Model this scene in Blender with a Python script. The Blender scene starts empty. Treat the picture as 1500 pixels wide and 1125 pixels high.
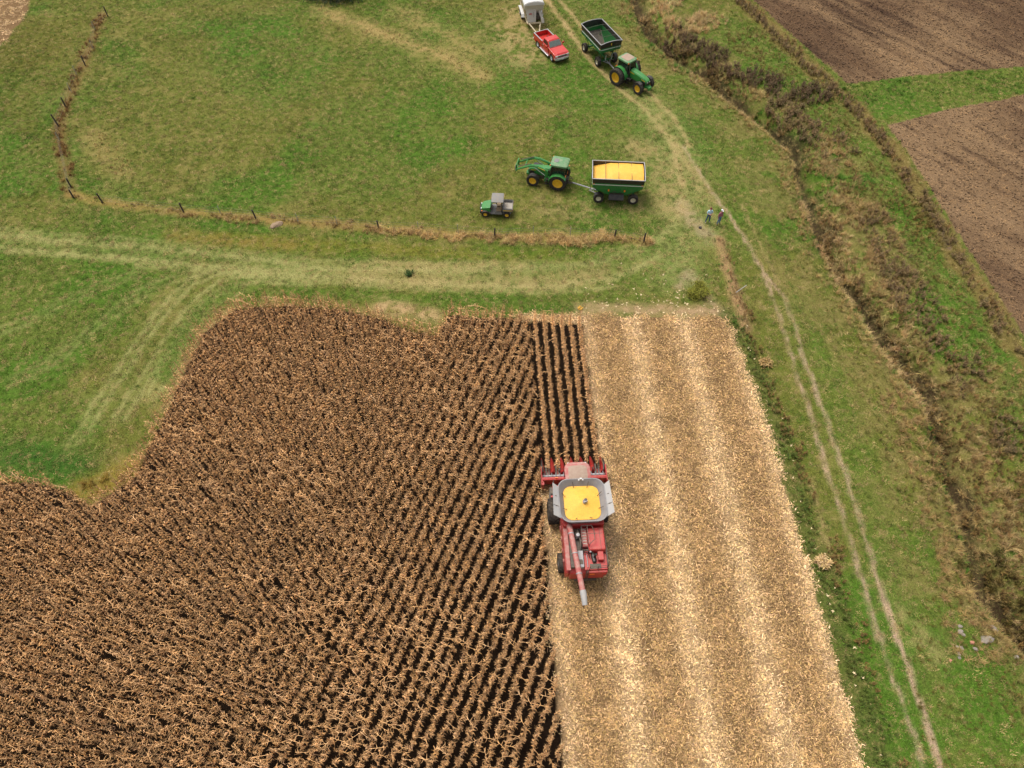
import bpy, bmesh, math, random
import numpy as np
from mathutils import Vector, Matrix

R = math.radians
rng = np.random.default_rng(7)
random.seed(7)
scene = bpy.context.scene
COL = scene.collection

# ------------------------------------------------------------------ camera, sky, sun, exposure
CAM_H, PITCH, FPX = 49.0, R(55), 1042.0
cam_d = bpy.data.cameras.new('drone_camera')
cam = bpy.data.objects.new('drone_camera', cam_d)
COL.objects.link(cam)
cam.location = (0, 0, CAM_H)
cam.rotation_euler = (R(90) - PITCH, 0, 0)
cam_d.sensor_width = 36.0
cam_d.lens = 36.0 * FPX / 1500.0
cam_d.clip_start = 0.5
cam_d.clip_end = 6000
scene.camera = cam

SUN_EL, SUN_AZ = R(66), R(315)            # azimuth clockwise from +Y: soft high light from beyond and left of the field
world = bpy.data.worlds.new('World')
scene.world = world
world.use_nodes = True
wn = world.node_tree
wn.nodes.clear()
sky = wn.nodes.new('ShaderNodeTexSky')
sky.sky_type = 'NISHITA'
sky.sun_disc = False
sky.sun_elevation = SUN_EL
sky.sun_rotation = SUN_AZ
sky.air_density = 1.0
sky.dust_density = 4.0
bg = wn.nodes.new('ShaderNodeBackground')
bg.inputs['Strength'].default_value = 0.095
wo = wn.nodes.new('ShaderNodeOutputWorld')
hs_ = wn.nodes.new('ShaderNodeHueSaturation')          # thin even cloud: the sky's light is nearly neutral
hs_.inputs['Saturation'].default_value = 0.25
wn.links.new(sky.outputs[0], hs_.inputs['Color'])
wn.links.new(hs_.outputs[0], bg.inputs[0])
wn.links.new(bg.outputs[0], wo.inputs[0])

sun_d = bpy.data.lights.new('sun', 'SUN')
sun_d.energy = 1.5
sun_d.angle = R(26)
sun_d.color = (1.0, 0.94, 0.85)
sun = bpy.data.objects.new('sun', sun_d)
COL.objects.link(sun)
sdir = Vector((math.sin(SUN_AZ) * math.cos(SUN_EL), math.cos(SUN_AZ) * math.cos(SUN_EL), math.sin(SUN_EL)))
sun.rotation_euler = sdir.to_track_quat('Z', 'Y').to_euler()
sun.location = sdir * 200

vs = scene.view_settings
vs.view_transform = 'Standard'
vs.look = 'None'
vs.exposure = 0.88
vs.gamma = 1.0
vs.use_curve_mapping = False

# ------------------------------------------------------------------ helpers
def px(x, y, z=0.0):
    """where the sight line through a photo pixel meets height z (metres, camera above the origin)"""
    v = (y - 562.5) / FPX
    Z = (CAM_H - z) / (math.sin(PITCH) + v * math.cos(PITCH))
    return Vector(((x - 750) / FPX * Z, Z * (math.cos(PITCH) - v * math.sin(PITCH)), z))

def pxl(pts, z=0.0):
    return np.array([px(x, y, z)[:2] for x, y in pts])

def _hash(ix, iy, seed):
    h = (ix.astype(np.int64) * 374761393 + iy.astype(np.int64) * 668265263 + seed * 974634777) & 0xFFFFFFFF
    h = ((h ^ (h >> 13)) * 1274126177) & 0xFFFFFFFF
    return ((h ^ (h >> 16)) & 0xFFFFFF) / float(0xFFFFFF)

def vnoise(x, y, s, seed=0):
    x = np.asarray(x) / s; y = np.asarray(y) / s
    ix = np.floor(x); iy = np.floor(y)
    fx = x - ix; fy = y - iy
    fx = fx * fx * (3 - 2 * fx); fy = fy * fy * (3 - 2 * fy)
    a = _hash(ix, iy, seed); b = _hash(ix + 1, iy, seed)
    c = _hash(ix, iy + 1, seed); d = _hash(ix + 1, iy + 1, seed)
    return (a + (b - a) * fx) * (1 - fy) + (c + (d - c) * fx) * fy

def fbm(x, y, s, seed=0, o=4):
    t = 0; w = 0; a = 1.0
    for k in range(o):
        t = t + a * vnoise(x, y, s / 2 ** k, seed + 31 * k); w += a; a *= 0.55
    return t / w

def sstep(e0, e1, v):
    t = np.clip((v - e0) / (e1 - e0), 0, 1)
    return t * t * (3 - 2 * t)

def dist_poly(x, y, P):
    """distance from points to a polyline"""
    d = np.full(np.shape(x), 1e9)
    for (ax, ay), (bx, by) in zip(P[:-1], P[1:]):
        ux, uy = bx - ax, by - ay
        L = ux * ux + uy * uy + 1e-9
        t = np.clip(((x - ax) * ux + (y - ay) * uy) / L, 0, 1)
        d = np.minimum(d, (x - ax - t * ux) ** 2 + (y - ay - t * uy) ** 2)
    return np.sqrt(d)

def in_poly(x, y, P):
    r = np.zeros(np.shape(x), bool)
    n = len(P)
    for i in range(n):
        x0, y0 = P[i]; x1, y1 = P[(i + 1) % n]
        c = (y0 > y) != (y1 > y)
        r ^= c & (x < (x1 - x0) * (y - y0) / ((y1 - y0) if abs(y1 - y0) > 1e-9 else 1e-9) + x0)
    return r

# ---- materials
def new_mat(name):
    m = bpy.data.materials.new(name)
    m.use_nodes = True
    nt = m.node_tree
    b = nt.nodes['Principled BSDF']
    return m, nt, b

def mat(name, col, rough=0.5, metal=0.0, spec=0.5, dust=0.0, dust_col=(0.36, 0.27, 0.17), scale=3.0, coat=0.0, alpha=None):
    """paint / rubber / metal with procedural dust and slight wear"""
    m, nt, b = new_mat(name)
    N = nt.nodes; L = nt.links
    tc = N.new('ShaderNodeTexCoord')
    n1 = N.new('ShaderNodeTexNoise'); n1.inputs['Scale'].default_value = scale; n1.inputs['Detail'].default_value = 6
    n1.inputs['Roughness'].default_value = 0.65
    L.new(tc.outputs['Object'], n1.inputs['Vector'])
    ramp = N.new('ShaderNodeMapRange')
    ramp.inputs['From Min'].default_value = 0.38; ramp.inputs['From Max'].default_value = 0.72
    ramp.inputs['To Min'].default_value = dust * 0.35; ramp.inputs['To Max'].default_value = min(1, dust * 1.5 + 0.06)
    L.new(n1.outputs['Fac'], ramp.inputs['Value'])
    geo = N.new('ShaderNodeNewGeometry')
    sep = N.new('ShaderNodeSeparateXYZ')
    L.new(geo.outputs['Normal'], sep.inputs[0])
    up = N.new('ShaderNodeMapRange'); up.inputs['From Min'].default_value = -0.2; up.inputs['From Max'].default_value = 1.0
    up.inputs['To Min'].default_value = 0.45; up.inputs['To Max'].default_value = 1.0
    L.new(sep.outputs['Z'], up.inputs['Value'])
    mul = N.new('ShaderNodeMath'); mul.operation = 'MULTIPLY'
    L.new(ramp.outputs[0], mul.inputs[0]); L.new(up.outputs[0], mul.inputs[1])
    mx = N.new('ShaderNodeMix'); mx.data_type = 'RGBA'
    mx.inputs['A'].default_value = (*col, 1); mx.inputs['B'].default_value = (*dust_col, 1)
    L.new(mul.outputs[0], mx.inputs['Factor'])
    L.new(mx.outputs['Result'], b.inputs['Base Color'])
    rr = N.new('ShaderNodeMapRange'); rr.inputs['To Min'].default_value = rough; rr.inputs['To Max'].default_value = min(1, rough + 0.4)
    L.new(mul.outputs[0], rr.inputs['Value']); L.new(rr.outputs[0], b.inputs['Roughness'])
    b.inputs['Metallic'].default_value = metal
    b.inputs['Specular IOR Level'].default_value = spec
    b.inputs['Coat Weight'].default_value = coat
    return m

M = {}
M['red'] = mat('combine_red', (0.42, 0.008, 0.013), 0.42, dust=0.17, coat=0.15, scale=5)
M['red_dusty'] = mat('dusty_red', (0.36, 0.03, 0.03), 0.6, dust=0.6, dust_col=(0.44, 0.30, 0.25))
M['red_truck'] = mat('truck_red', (0.52, 0.008, 0.008), 0.28, dust=0.10, coat=0.5, scale=4)
M['green'] = mat('farm_green', (0.010, 0.20, 0.030), 0.4, dust=0.10, coat=0.2, scale=5)
M['green_dusty'] = mat('farm_green_dusty', (0.03, 0.20, 0.06), 0.55, dust=0.32, dust_col=(0.42, 0.36, 0.26))
M['wagon_green'] = mat('wagon_green', (0.008, 0.155, 0.034), 0.4, dust=0.12)
M['yellow'] = mat('rim_yellow', (0.78, 0.47, 0.012), 0.5, dust=0.18, scale=6)
M['cream'] = mat('cream_rim', (0.66, 0.60, 0.44), 0.5, dust=0.15)
M['black'] = mat('black_paint', (0.012, 0.012, 0.014), 0.4, dust=0.08)
M['rubber'] = mat('tyre_rubber', (0.018, 0.018, 0.019), 0.85, spec=0.25, dust=0.34, dust_col=(0.17, 0.13, 0.09), scale=6)
M['grey'] = mat('grey_metal', (0.34, 0.34, 0.36), 0.5, metal=0.2, dust=0.2)
M['panel_grey'] = mat('tank_panel_grey', (0.32, 0.315, 0.31), 0.55, dust=0.25, dust_col=(0.50, 0.42, 0.34))
M['rubber_grey'] = mat('tank_liner_grey', (0.20, 0.20, 0.21), 0.7, dust=0.32, dust_col=(0.38, 0.33, 0.29))
M['dark'] = mat('dark_iron', (0.035, 0.033, 0.033), 0.6, dust=0.25)
M['chrome'] = mat('chrome', (0.66, 0.67, 0.69), 0.25, metal=0.45, dust=0.05)
M['white'] = mat('white_paint', (0.62, 0.62, 0.61), 0.45, dust=0.14)
M['offwhite'] = mat('tender_white', (0.50, 0.47, 0.41), 0.5, dust=0.3, scale=5)
M['sand'] = mat('tender_frame', (0.56, 0.47, 0.32), 0.6, dust=0.2)
M['orange'] = mat('orange_reflector', (0.85, 0.20, 0.02), 0.4)
M['redlamp'] = mat('red_lamp', (0.6, 0.02, 0.02), 0.3)
M['lens'] = mat('lamp_lens', (0.75, 0.76, 0.74), 0.15, coat=0.5)
M['seat'] = mat('seat_tan', (0.30, 0.21, 0.12), 0.8)
M['post'] = mat('weathered_post', (0.040, 0.032, 0.026), 0.9, dust=0.2, dust_col=(0.16, 0.13, 0.1), scale=9)
M['steel_post'] = mat('steel_post', (0.42, 0.42, 0.40), 0.6, metal=0.3, dust=0.2)
M['wire'] = mat('wire', (0.16, 0.15, 0.14), 0.6, metal=0.5)
M['stone'] = mat('field_stone', (0.30, 0.26, 0.22), 0.9, dust=0.6, dust_col=(0.22, 0.18, 0.14), scale=6)
M['brick'] = mat('broken_brick', (0.50, 0.20, 0.13), 0.9, dust=0.2, scale=8)
M['bark'] = mat('bark', (0.05, 0.038, 0.028), 0.95, dust=0.2, scale=8)
M['plastic'] = mat('utv_grey_plastic', (0.16, 0.165, 0.17), 0.6, dust=0.25)
M['bed'] = mat('bed_liner', (0.34, 0.32, 0.29), 0.7, dust=0.4)

def glass_mat(name, tint):
    m, nt, b = new_mat(name)
    b.inputs['Base Color'].default_value = (*tint, 1)
    b.inputs['Roughness'].default_value = 0.08
    b.inputs['Specular IOR Level'].default_value = 0.7
    b.inputs['Alpha'].default_value = 0.72
    return m
M['pad'] = mat('dusty_roof_pad', (0.30, 0.20, 0.15), 0.8, dust=0.4, dust_col=(0.42, 0.33, 0.25), scale=5)
M['glass'] = glass_mat('tinted_glass', (0.012, 0.018, 0.018))
M['windshield'] = glass_mat('windshield_glass', (0.10, 0.19, 0.17))

def grain_mat():
    m, nt, b = new_mat('shelled_corn')
    N = nt.nodes; L = nt.links
    tc = N.new('ShaderNodeTexCoord')
    v = N.new('ShaderNodeTexVoronoi'); v.inputs['Scale'].default_value = 26
    L.new(tc.outputs['Object'], v.inputs['Vector'])
    n = N.new('ShaderNodeTexNoise'); n.inputs['Scale'].default_value = 2.2; n.inputs['Detail'].default_value = 5
    L.new(tc.outputs['Object'], n.inputs['Vector'])
    hs = N.new('ShaderNodeMix'); hs.data_type = 'RGBA'
    hs.inputs['A'].default_value = (0.92, 0.53, 0.075, 1); hs.inputs['B'].default_value = (0.82, 0.41, 0.04, 1)
    L.new(n.outputs['Fac'], hs.inputs['Factor'])
    h2 = N.new('ShaderNodeMix'); h2.data_type = 'RGBA'; h2.blend_type = 'MULTIPLY'; h2.inputs['Factor'].default_value = 0.22
    L.new(hs.outputs['Result'], h2.inputs['A']); L.new(v.outputs['Color'], h2.inputs['B'])
    L.new(h2.outputs['Result'], b.inputs['Base Color'])
    bp = N.new('ShaderNodeBump'); bp.inputs['Strength'].default_value = 0.6; bp.inputs['Distance'].default_value = 0.02
    L.new(v.outputs['Distance'], bp.inputs['Height']); L.new(bp.outputs[0], b.inputs['Normal'])
    b.inputs['Roughness'].default_value = 0.6
    return m
M['grain'] = grain_mat()

def veg_mat(name, instanced=True, rough=0.75, trans=0.06, col=None):
    """dry or green leaf: colour = instance tint x per-piece shade, a little light passes through"""
    m, nt, b = new_mat(name)
    N = nt.nodes; L = nt.links
    a = N.new('ShaderNodeAttribute'); a.attribute_name = 'pc'
    mul = N.new('ShaderNodeMix'); mul.data_type = 'RGBA'; mul.blend_type = 'MULTIPLY'; mul.inputs['Factor'].default_value = 1
    if instanced:
        t = N.new('ShaderNodeAttribute'); t.attribute_type = 'INSTANCER'; t.attribute_name = 'tint'
        L.new(t.outputs['Color'], mul.inputs['A'])
    else:
        mul.inputs['A'].default_value = (*col, 1)
    L.new(a.outputs['Color'], mul.inputs['B'])
    L.new(mul.outputs['Result'], b.inputs['Base Color'])
    b.inputs['Roughness'].default_value = rough
    b.inputs['Specular IOR Level'].default_value = 0.2
    tr = N.new('ShaderNodeBsdfTranslucent')
    L.new(mul.outputs['Result'], tr.inputs['Color'])
    ms = N.new('ShaderNodeMixShader'); ms.inputs[0].default_value = trans
    L.new(b.outputs[0], ms.inputs[1]); L.new(tr.outputs[0], ms.inputs[2])
    L.new(ms.outputs[0], nt.nodes['Material Output'].inputs['Surface'])
    return m
M['veg'] = veg_mat('leaf_tinted')

# ---- mesh builder
class MB:
    def __init__(s):
        s.v = []; s.f = []; s.T = Matrix.Identity(4)
    def add(s, vs_, fs):
        o = len(s.v)
        s.v += [tuple(s.T @ Vector(p)) for p in vs_]
        s.f += [tuple(i + o for i in f) for f in fs]
        return s
    def box(s, c, d, rz=0.0, rx=0.0, ry=0.0):
        hx, hy, hz = d[0] / 2, d[1] / 2, d[2] / 2
        m = Matrix.Translation(c) @ Matrix.Rotation(rz, 4, 'Z') @ Matrix.Rotation(ry, 4, 'Y') @ Matrix.Rotation(rx, 4, 'X')
        P = [m @ Vector((sx * hx, sy * hy, sz * hz)) for sz in (-1, 1) for sy in (-1, 1) for sx in (-1, 1)]
        return s.add(P, [(0, 2, 3, 1), (4, 5, 7, 6), (0, 1, 5, 4), (2, 6, 7, 3), (0, 4, 6, 2), (1, 3, 7, 5)])
    def span(s, a, b):
        return s.box([(a[i] + b[i]) / 2 for i in range(3)], [abs(b[i] - a[i]) for i in range(3)])
    def loft(s, rings, cap=True, closed=True):
        n = len(rings[0]); vs_ = [p for r in rings for p in r]; fs = []
        for k in range(len(rings) - 1):
            for i in range(n if closed else n - 1):
                j = (i + 1) % n
                fs.append((k * n + i, k * n + j, (k + 1) * n + j, (k + 1) * n + i))
        if cap:
            fs.append(tuple(range(n - 1, -1, -1))); fs.append(tuple((len(rings) - 1) * n + i for i in range(n)))
        return s.add(vs_, fs)
    def prism(s, poly, axis, a, b):
        """extrude a 2-D polygon along axis from a to b; axis x: poly is (y,z); y: (x,z); z: (x,y)"""
        def mk(p, t):
            return {'x': (t, p[0], p[1]), 'y': (p[0], t, p[1]), 'z': (p[0], p[1], t)}[axis]
        return s.loft([[mk(p, a) for p in poly], [mk(p, b) for p in poly]])
    def tube(s, pts, r, n=8, cap=True):
        pts = [Vector(p) for p in pts]
        rs = r if isinstance(r, (list, tuple)) else [r] * len(pts)
        rings = []
        prev = None
        for i, p in enumerate(pts):
            t = (pts[min(i + 1, len(pts) - 1)] - pts[max(i - 1, 0)]).normalized()
            u = (prev - t * prev.dot(t)) if prev is not None else t.orthogonal()
            if u.length < 1e-6: u = t.orthogonal()
            u.normalize(); prev = u; w = t.cross(u)
            rings.append([tuple(p + (u * math.cos(2 * math.pi * k / n) + w * math.sin(2 * math.pi * k / n)) * rs[i]) for k in range(n)])
        return s.loft(rings, cap)
    def lathe(s, prof, c, axis='x', n=24, cap=False):
        rings = []
        for (rr, t) in prof:
            ring = []
            for k in range(n):
                a = 2 * math.pi * k / n
                if axis == 'x': ring.append((c[0] + t, c[1] + rr * math.cos(a), c[2] + rr * math.sin(a)))
                elif axis == 'y': ring.append((c[0] + rr * math.cos(a), c[1] + t, c[2] + rr * math.sin(a)))
                else: ring.append((c[0] + rr * math.cos(a), c[1] + rr * math.sin(a), c[2] + t))
            rings.append(ring)
        return s.loft(rings, cap)
    def ball(s, c, r, n=10, m=7):
        rx, ry, rz = r if isinstance(r, (tuple, list)) else (r, r, r)
        rings = [[(c[0] + rx * math.sin(math.pi * k / m) * math.cos(2 * math.pi * i / n), c[1] + ry * math.sin(math.pi * k / m) * math.sin(2 * math.pi * i / n), c[2] - rz * math.cos(math.pi * k / m)) for i in range(n)] for k in range(1, m)]
        return s.loft(rings)
    def mesh(s, name, m, smooth=True):
        me = bpy.data.meshes.new(name)
        me.from_pydata(s.v, [], s.f)
        bm = bmesh.new(); bm.from_mesh(me); bmesh.ops.recalc_face_normals(bm, faces=bm.faces); bm.to_mesh(me); bm.free()
        if m: me.materials.append(M[m] if isinstance(m, str) else m)
        if smooth:
            me.shade_smooth(); me.set_sharp_from_angle(angle=0.6)
        return me
    def build(s, name, m, parent=None, bevel=0.0):
        me = s.mesh(name, m)
        o = bpy.data.objects.new(name, me); COL.objects.link(o)
        if parent is not None: o.parent = parent
        if bevel:
            b = o.modifiers.new('bevel', 'BEVEL'); b.width = bevel; b.segments = 2; b.limit_method = 'ANGLE'
        return o

def thing(name, label, cat, loc=(0, 0, 0), heading=None, group=None):
    o = bpy.data.objects.new(name, None); COL.objects.link(o)
    o.empty_display_size = 0.3
    o.location = loc
    if heading is not None: o.rotation_euler = (0, 0, math.atan2(-heading[0], heading[1]))
    return tag(o, label, cat, group)

def tag(o, label=None, cat=None, group=None, kind=None):
    if label: o['label'] = label
    if cat: o['category'] = cat
    if group: o['group'] = group
    if kind: o['kind'] = kind
    return o

def part(name, m, parent, fn, bevel=0.0):
    mb = MB(); fn(mb)
    return mb.build(name, m, parent, bevel)

def copy_tree(o, parent=None):
    c = o.copy(); COL.objects.link(c); c.parent = parent
    for ch in list(o.children): copy_tree(ch, c)
    return c
# ------------------------------------------------------------------ layout of the place (metres, from photo pixels)
ROW = np.array([math.sin(R(-2.6)), math.cos(R(-2.6))])       # direction the combine drives
COMB = np.array([4.80, 22.35])                               # front axle of the combine
PERP = np.array([ROW[1], -ROW[0]])                           # to the right of the combine
def clocal(x, y):
    dx = x - COMB[0]; dy = y - COMB[1]
    return dx * PERP[0] + dy * PERP[1], dx * ROW[0] + dy * ROW[1]

corn_far = pxl([(-160, 700), (0, 692), (40, 694), (85, 706), (118, 730), (150, 708), (190, 683), (205, 642), (238, 580), (262, 525), (290, 472), (338, 436),
                (420, 431), (500, 438), (560, 452), (600, 470), (638, 474), (655, 446), (760, 450), (852, 460)], 1.5)
def off(l, f):   # combine frame -> world
    return COMB + PERP * l + ROW * f
corn_poly = np.array(list(map(tuple, corn_far)) + [tuple(off(2.33, 20)), tuple(off(2.33, 3.7)), tuple(off(-2.42, 3.7)), tuple(off(-2.42, -6)), tuple(off(-2.42, -24)), (-50, -4)])
harv_poly = pxl([(760, 462), (851, 462), (1060, 467), (1075, 495), (1103, 570), (1132, 650), (1160, 755), (1192, 865), (1228, 1000), (1266, 1125), (1300, 1230), (560, 1230), (700, 800)])
plow_a = pxl([(1040, -120), (1098, -5), (1160, 52), (1243, 124), (1330, 112), (1500, 97), (1750, 66), (2100, 30), (2400, -300), (900, -400)])
plow_b = pxl([(1300, 183), (1400, 158), (1500, 139), (1800, 92), (2200, 50), (2600, 500), (2300, 1200), (1620, 690), (1500, 492), (1460, 430), (1410, 352), (1360, 272)])
stub_b = pxl([(-400, -150), (45, -30), (42, 10), (28, 35), (10, 60), (-20, 90), (-300, 160)])
creek = pxl([(900, -80), (925, -30), (942, 10), (952, 38), (990, 75), (1040, 106), (1095, 150), (1140, 185), (1172, 215), (1182, 255), (1196, 300), (1220, 360), (1256, 424),
             (1310, 502), (1372, 580), (1395, 650), (1408, 707), (1431, 782), (1455, 870), (1500, 925), (1580, 1000), (1700, 1100)])
plow_edge = pxl([(1020, -100), (1082, 0), (1130, 42), (1190, 103), (1245, 150), (1290, 205), (1340, 275), (1378, 330), (1412, 388), (1450, 445), (1500, 520), (1580, 640), (1700, 800)])
field_edge = pxl([(1072, 470), (1090, 520), (1118, 590), (1146, 670), (1172, 765), (1206, 870), (1244, 1000), (1284, 1125), (1312, 1210)])
berm = pxl([(1052, 352), (1062, 385), (1072, 415), (1082, 450), (1092, 480)])
fence_a = pxl([(150, 22), (128, 78), (97, 157), (86, 184), (94, 240), (104, 285)])
fence_b = pxl([(104, 285), (147, 296), (269, 311), (375, 320), (555, 335), (725, 347), (900, 348), (943, 354)])

def height(x, y):
    d = dist_poly(x, y, creek)
    z = -1.6 * np.exp(-(d / (0.85 + 0.5 * vnoise(x, y, 4, 3))) ** 2) - 0.25 * np.exp(-(d / 5.0) ** 2)
    z = z + 0.30 * np.exp(-(dist_poly(x, y, berm) / 0.5) ** 2) * (0.7 + 0.6 * vnoise(x, y, 0.8, 9))
    pl = in_poly(x, y, plow_a) | in_poly(x, y, plow_b)
    z = z + np.where(pl, 0.10 * (vnoise(x, y, 0.5, 5) - 0.5) + 0.05 * vnoise(x, y, 0.25, 6), 0.0)
    z = z + 0.03 * (vnoise(x, y, 1.3, 17) - 0.5)
    return z

def axis(lo, hi, step, far):
    a = list(np.arange(lo, hi + 1e-6, step))
    s, v = step, hi
    up = []
    while v < far:
        s *= 1.55; v += s; up.append(v)
    s, v = step, lo
    dn = []
    while v > -far:
        s *= 1.55; v -= s; dn.append(v)
    return np.array(dn[::-1] + a + up)

gx = axis(-72, 80, 0.25, 1800); gy = axis(3, 103, 0.25, 1800)
GX, GY = np.meshgrid(gx, gy)
GZ = height(GX, GY)

def C(r, g, b):
    f = lambda c: ((c / 255 + 0.055) / 1.055) ** 2.4 if c > 10 else c / 255 / 12.92
    return np.array([f(r), f(g), f(b)])

# albedo of the land cover (real colours: grass species, bare soil, straw; corn soil darkened for row shade), as vertex colours broken up by shader noise
G_MID, G_LUSH, G_OLIVE = C(95, 109, 43), C(78, 108, 33), C(104, 104, 45)
TAN, STRAW, PALE, DIRT = C(178, 150, 106), C(162, 138, 88), C(150, 146, 90), C(180, 150, 126)
SOIL, SOIL_L, CHAFF, CHAFF_L = C(90, 69, 51), C(134, 109, 81), C(122, 96, 66), C(172, 142, 104)
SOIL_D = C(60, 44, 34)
def blend(c, col, a):
    return c + (col - c) * a[..., None]
def ground_colour(X, Y):
    wx = X + 1.2 * (fbm(X, Y, 3, 41) - 0.5) * 2; wy = Y + 1.2 * (fbm(X, Y, 3, 47) - 0.5) * 2
    c = np.zeros(X.shape + (3,)) + G_MID
    n = fbm(X, Y, 14, 1); n2 = fbm(X, Y, 5, 2); n3 = fbm(X, Y, 1.6, 4)
    c = blend(c, G_LUSH, sstep(0.45, 0.62, n2))
    c = blend(c, G_OLIVE, 0.8 * sstep(0.48, 0.65, n))
    c = blend(c, STRAW, 0.22 * sstep(0.55, 0.72, n3) * sstep(0.40, 0.55, n))
    east = sstep(0, 1, (X - (8 + 0.05 * Y)) / 4) * (Y > 0)
    # olive, weedy ground outside the left fence
    lf = in_poly(wx, wy, pxl([(-600, -200), (165, -60), (150, 20), (90, 165), (70, 300), (-600, 300)]))
    c = blend(c, C(92, 88, 34), 0.6 * lf * sstep(0.35, 0.6, fbm(X, Y, 6, 8)))
    def stroke(c, P, w, col, a, soft=0.6, br=0.0, seed=0, z=0):
        P = pxl(P, z) if not isinstance(P, np.ndarray) else P
        lo = P.min(0) - w * 3 - 2; hi = P.max(0) + w * 3 + 2
        k = (X > lo[0]) & (X < hi[0]) & (Y > lo[1]) & (Y < hi[1])
        xx, yy = X[k], Y[k]
        d = dist_poly(xx + 0.35 * (vnoise(xx, yy, 0.9, seed) - 0.5), yy + 0.35 * (vnoise(xx, yy, 0.9, seed + 5) - 0.5), P)
        m = a * (1 - sstep(w * (1 - soft), w * (1 + soft), d))
        if br: m = m * (1 - br + br * sstep(0.40, 0.56, 0.5 * fbm(xx, yy, 1.5, seed + 9) + 0.5 * vnoise(xx, yy, 0.45, seed + 3)))
        c[k] = blend(c[k], col, m)
        return c
    # worn two-track paths across the headland
    c = stroke(c, [(-60, 338), (80, 352), (200, 360), (330, 374), (460, 391), (600, 396), (750, 394), (860, 386), (930, 368), (985, 335), (1000, 290)], 0.45, PALE, 0.85, 0.7, 0.4, 11)
    c = stroke(c, [(-60, 330), (80, 342), (200, 350), (330, 364), (460, 381), (600, 385), (750, 384), (860, 376), (930, 358)], 0.25, PALE, 0.6, 0.8, 0.5, 11)
    c = stroke(c, [(-60, 347), (100, 360), (330, 383), (460, 398), (600, 403), (750, 403), (860, 396), (940, 376)], 0.9, PALE, 0.35, 0.9, 0.5, 10)
    c = stroke(c, [(-60, 362), (100, 372), (200, 381), (330, 394), (450, 403), (560, 412), (700, 418), (800, 421), (900, 408), (965, 375)], 0.42, PALE, 0.9, 0.7, 0.35, 12)
    c = stroke(c, [(200, 389), (330, 402), (450, 411), (560, 421), (700, 427), (800, 430), (900, 420)], 0.28, PALE, 0.7, 0.8, 0.4, 12)
    c = stroke(c, [(520, 403), (600, 410), (700, 414), (800, 414), (880, 402)], 0.9, TAN, 0.45, 0.9, 0.5, 13)
    c = stroke(c, [(520, 386), (640, 390), (760, 388)], 0.5, TAN, 0.4, 0.9, 0.7, 18)
    for P, a in (([(480, 402), (400, 398), (330, 394), (280, 412), (232, 462), (190, 525), (150, 585), (110, 650)], 0.7),
                 ([(460, 412), (380, 408), (325, 415), (284, 446), (248, 498), (215, 552), (175, 610)], 0.7),
                 ([(350, 424), (305, 448), (272, 486), (246, 535), (225, 580)], 0.7),
                 ([(300, 396), (220, 420), (150, 470), (90, 520), (20, 560)], 0.35),
                 ([(200, 400), (120, 430), (40, 470), (-40, 500)], 0.3)):
        P = pxl(P); d = np.gradient(P, axis=0); d = d / np.linalg.norm(d, axis=1)[:, None]; nn = np.column_stack([-d[:, 1], d[:, 0]])
        for o_ in (-0.45, 0.45): c = stroke(c, P + nn * o_, 0.22, PALE, a, 0.7, 0.35, 14)
        c = stroke(c, P, 0.8, PALE, a * 0.45, 0.9, 0.5, 14)
    c = stroke(c, [(340, 420), (295, 452), (262, 500), (240, 545)], 0.9, G_LUSH, 0.7, 0.8, 0.2, 15)
    c = stroke(c, [(120, 690), (60, 672), (0, 668), (-80, 660)], 1.5, C(46, 88, 30), 0.7, 0.9, 0.2, 15)
    c = stroke(c, [(430, 428), (520, 432), (640, 438), (760, 438)], 0.8, G_LUSH, 0.7, 0.7, 0.3, 16)
    c = stroke(c, [(320, 348), (420, 356), (520, 362), (640, 370), (760, 372), (850, 374)], 0.8, C(120, 112, 40), 0.6, 0.8, 0.4, 17)
    c = stroke(c, [(700, 366), (800, 372), (890, 376)], 0.7, G_LUSH, 0.6, 0.8, 0.3, 19)
    c = stroke(c, [(250, 345), (330, 352), (420, 360)], 1.0, C(134, 108, 56), 0.6, 0.9, 0.5, 33)
    # farm lane up the right: wheel ruts
    lane = [(1000, 215), (1035, 268), (1066, 312), (1095, 355), (1120, 402), (1150, 436), (1180, 528), (1212, 615), (1245, 715), (1272, 800), (1295, 880), (1325, 965), (1352, 1045), (1378, 1125), (1402, 1200)]
    c = stroke(c, lane[:5], 0.20, DIRT, 0.85, 0.6, 0.45, 20)
    c = stroke(c, lane[4:], 0.19, DIRT, 0.95, 0.45, 0.12, 21)
    c = stroke(c, [(1120, 402), (1142, 462), (1166, 542), (1191, 622), (1216, 700), (1240, 775), (1262, 850), (1283, 915), (1310, 1000), (1332, 1062), (1354, 1125), (1375, 1190)], 0.17, DIRT, 0.8, 0.7, 0.6, 22)
    c = stroke(c, [(1085, 300), (1108, 345), (1128, 385), (1146, 420)], 0.15, TAN, 0.6, 0.7, 0.5, 23)
    c = stroke(c, [(1186, 700), (1204, 770), (1224, 830)], 0.22, TAN, 0.45, 0.9, 0.7, 24)
    c = stroke(c, [(1310, 890), (1340, 925), (1365, 960)], 0.9, TAN, 0.4, 0.9, 0.8, 24)
    c = stroke(c, [(1170, 450), (1220, 560), (1260, 680), (1300, 800)], 1.6, G_LUSH, 0.6, 0.9, 0.3, 27)
    # lane behind the tractors
    c = stroke(c, [(780, -40), (801, 0), (825, 32), (845, 62), (872, 95), (905, 128), (950, 165), (985, 215), (1000, 270)], 0.32, TAN, 0.85, 0.7, 0.3, 25)
    c = stroke(c, [(800, -40), (819, 0), (848, 34), (885, 75), (930, 115), (985, 170), (1010, 215)], 0.3, TAN, 0.8, 0.7, 0.3, 26)
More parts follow.
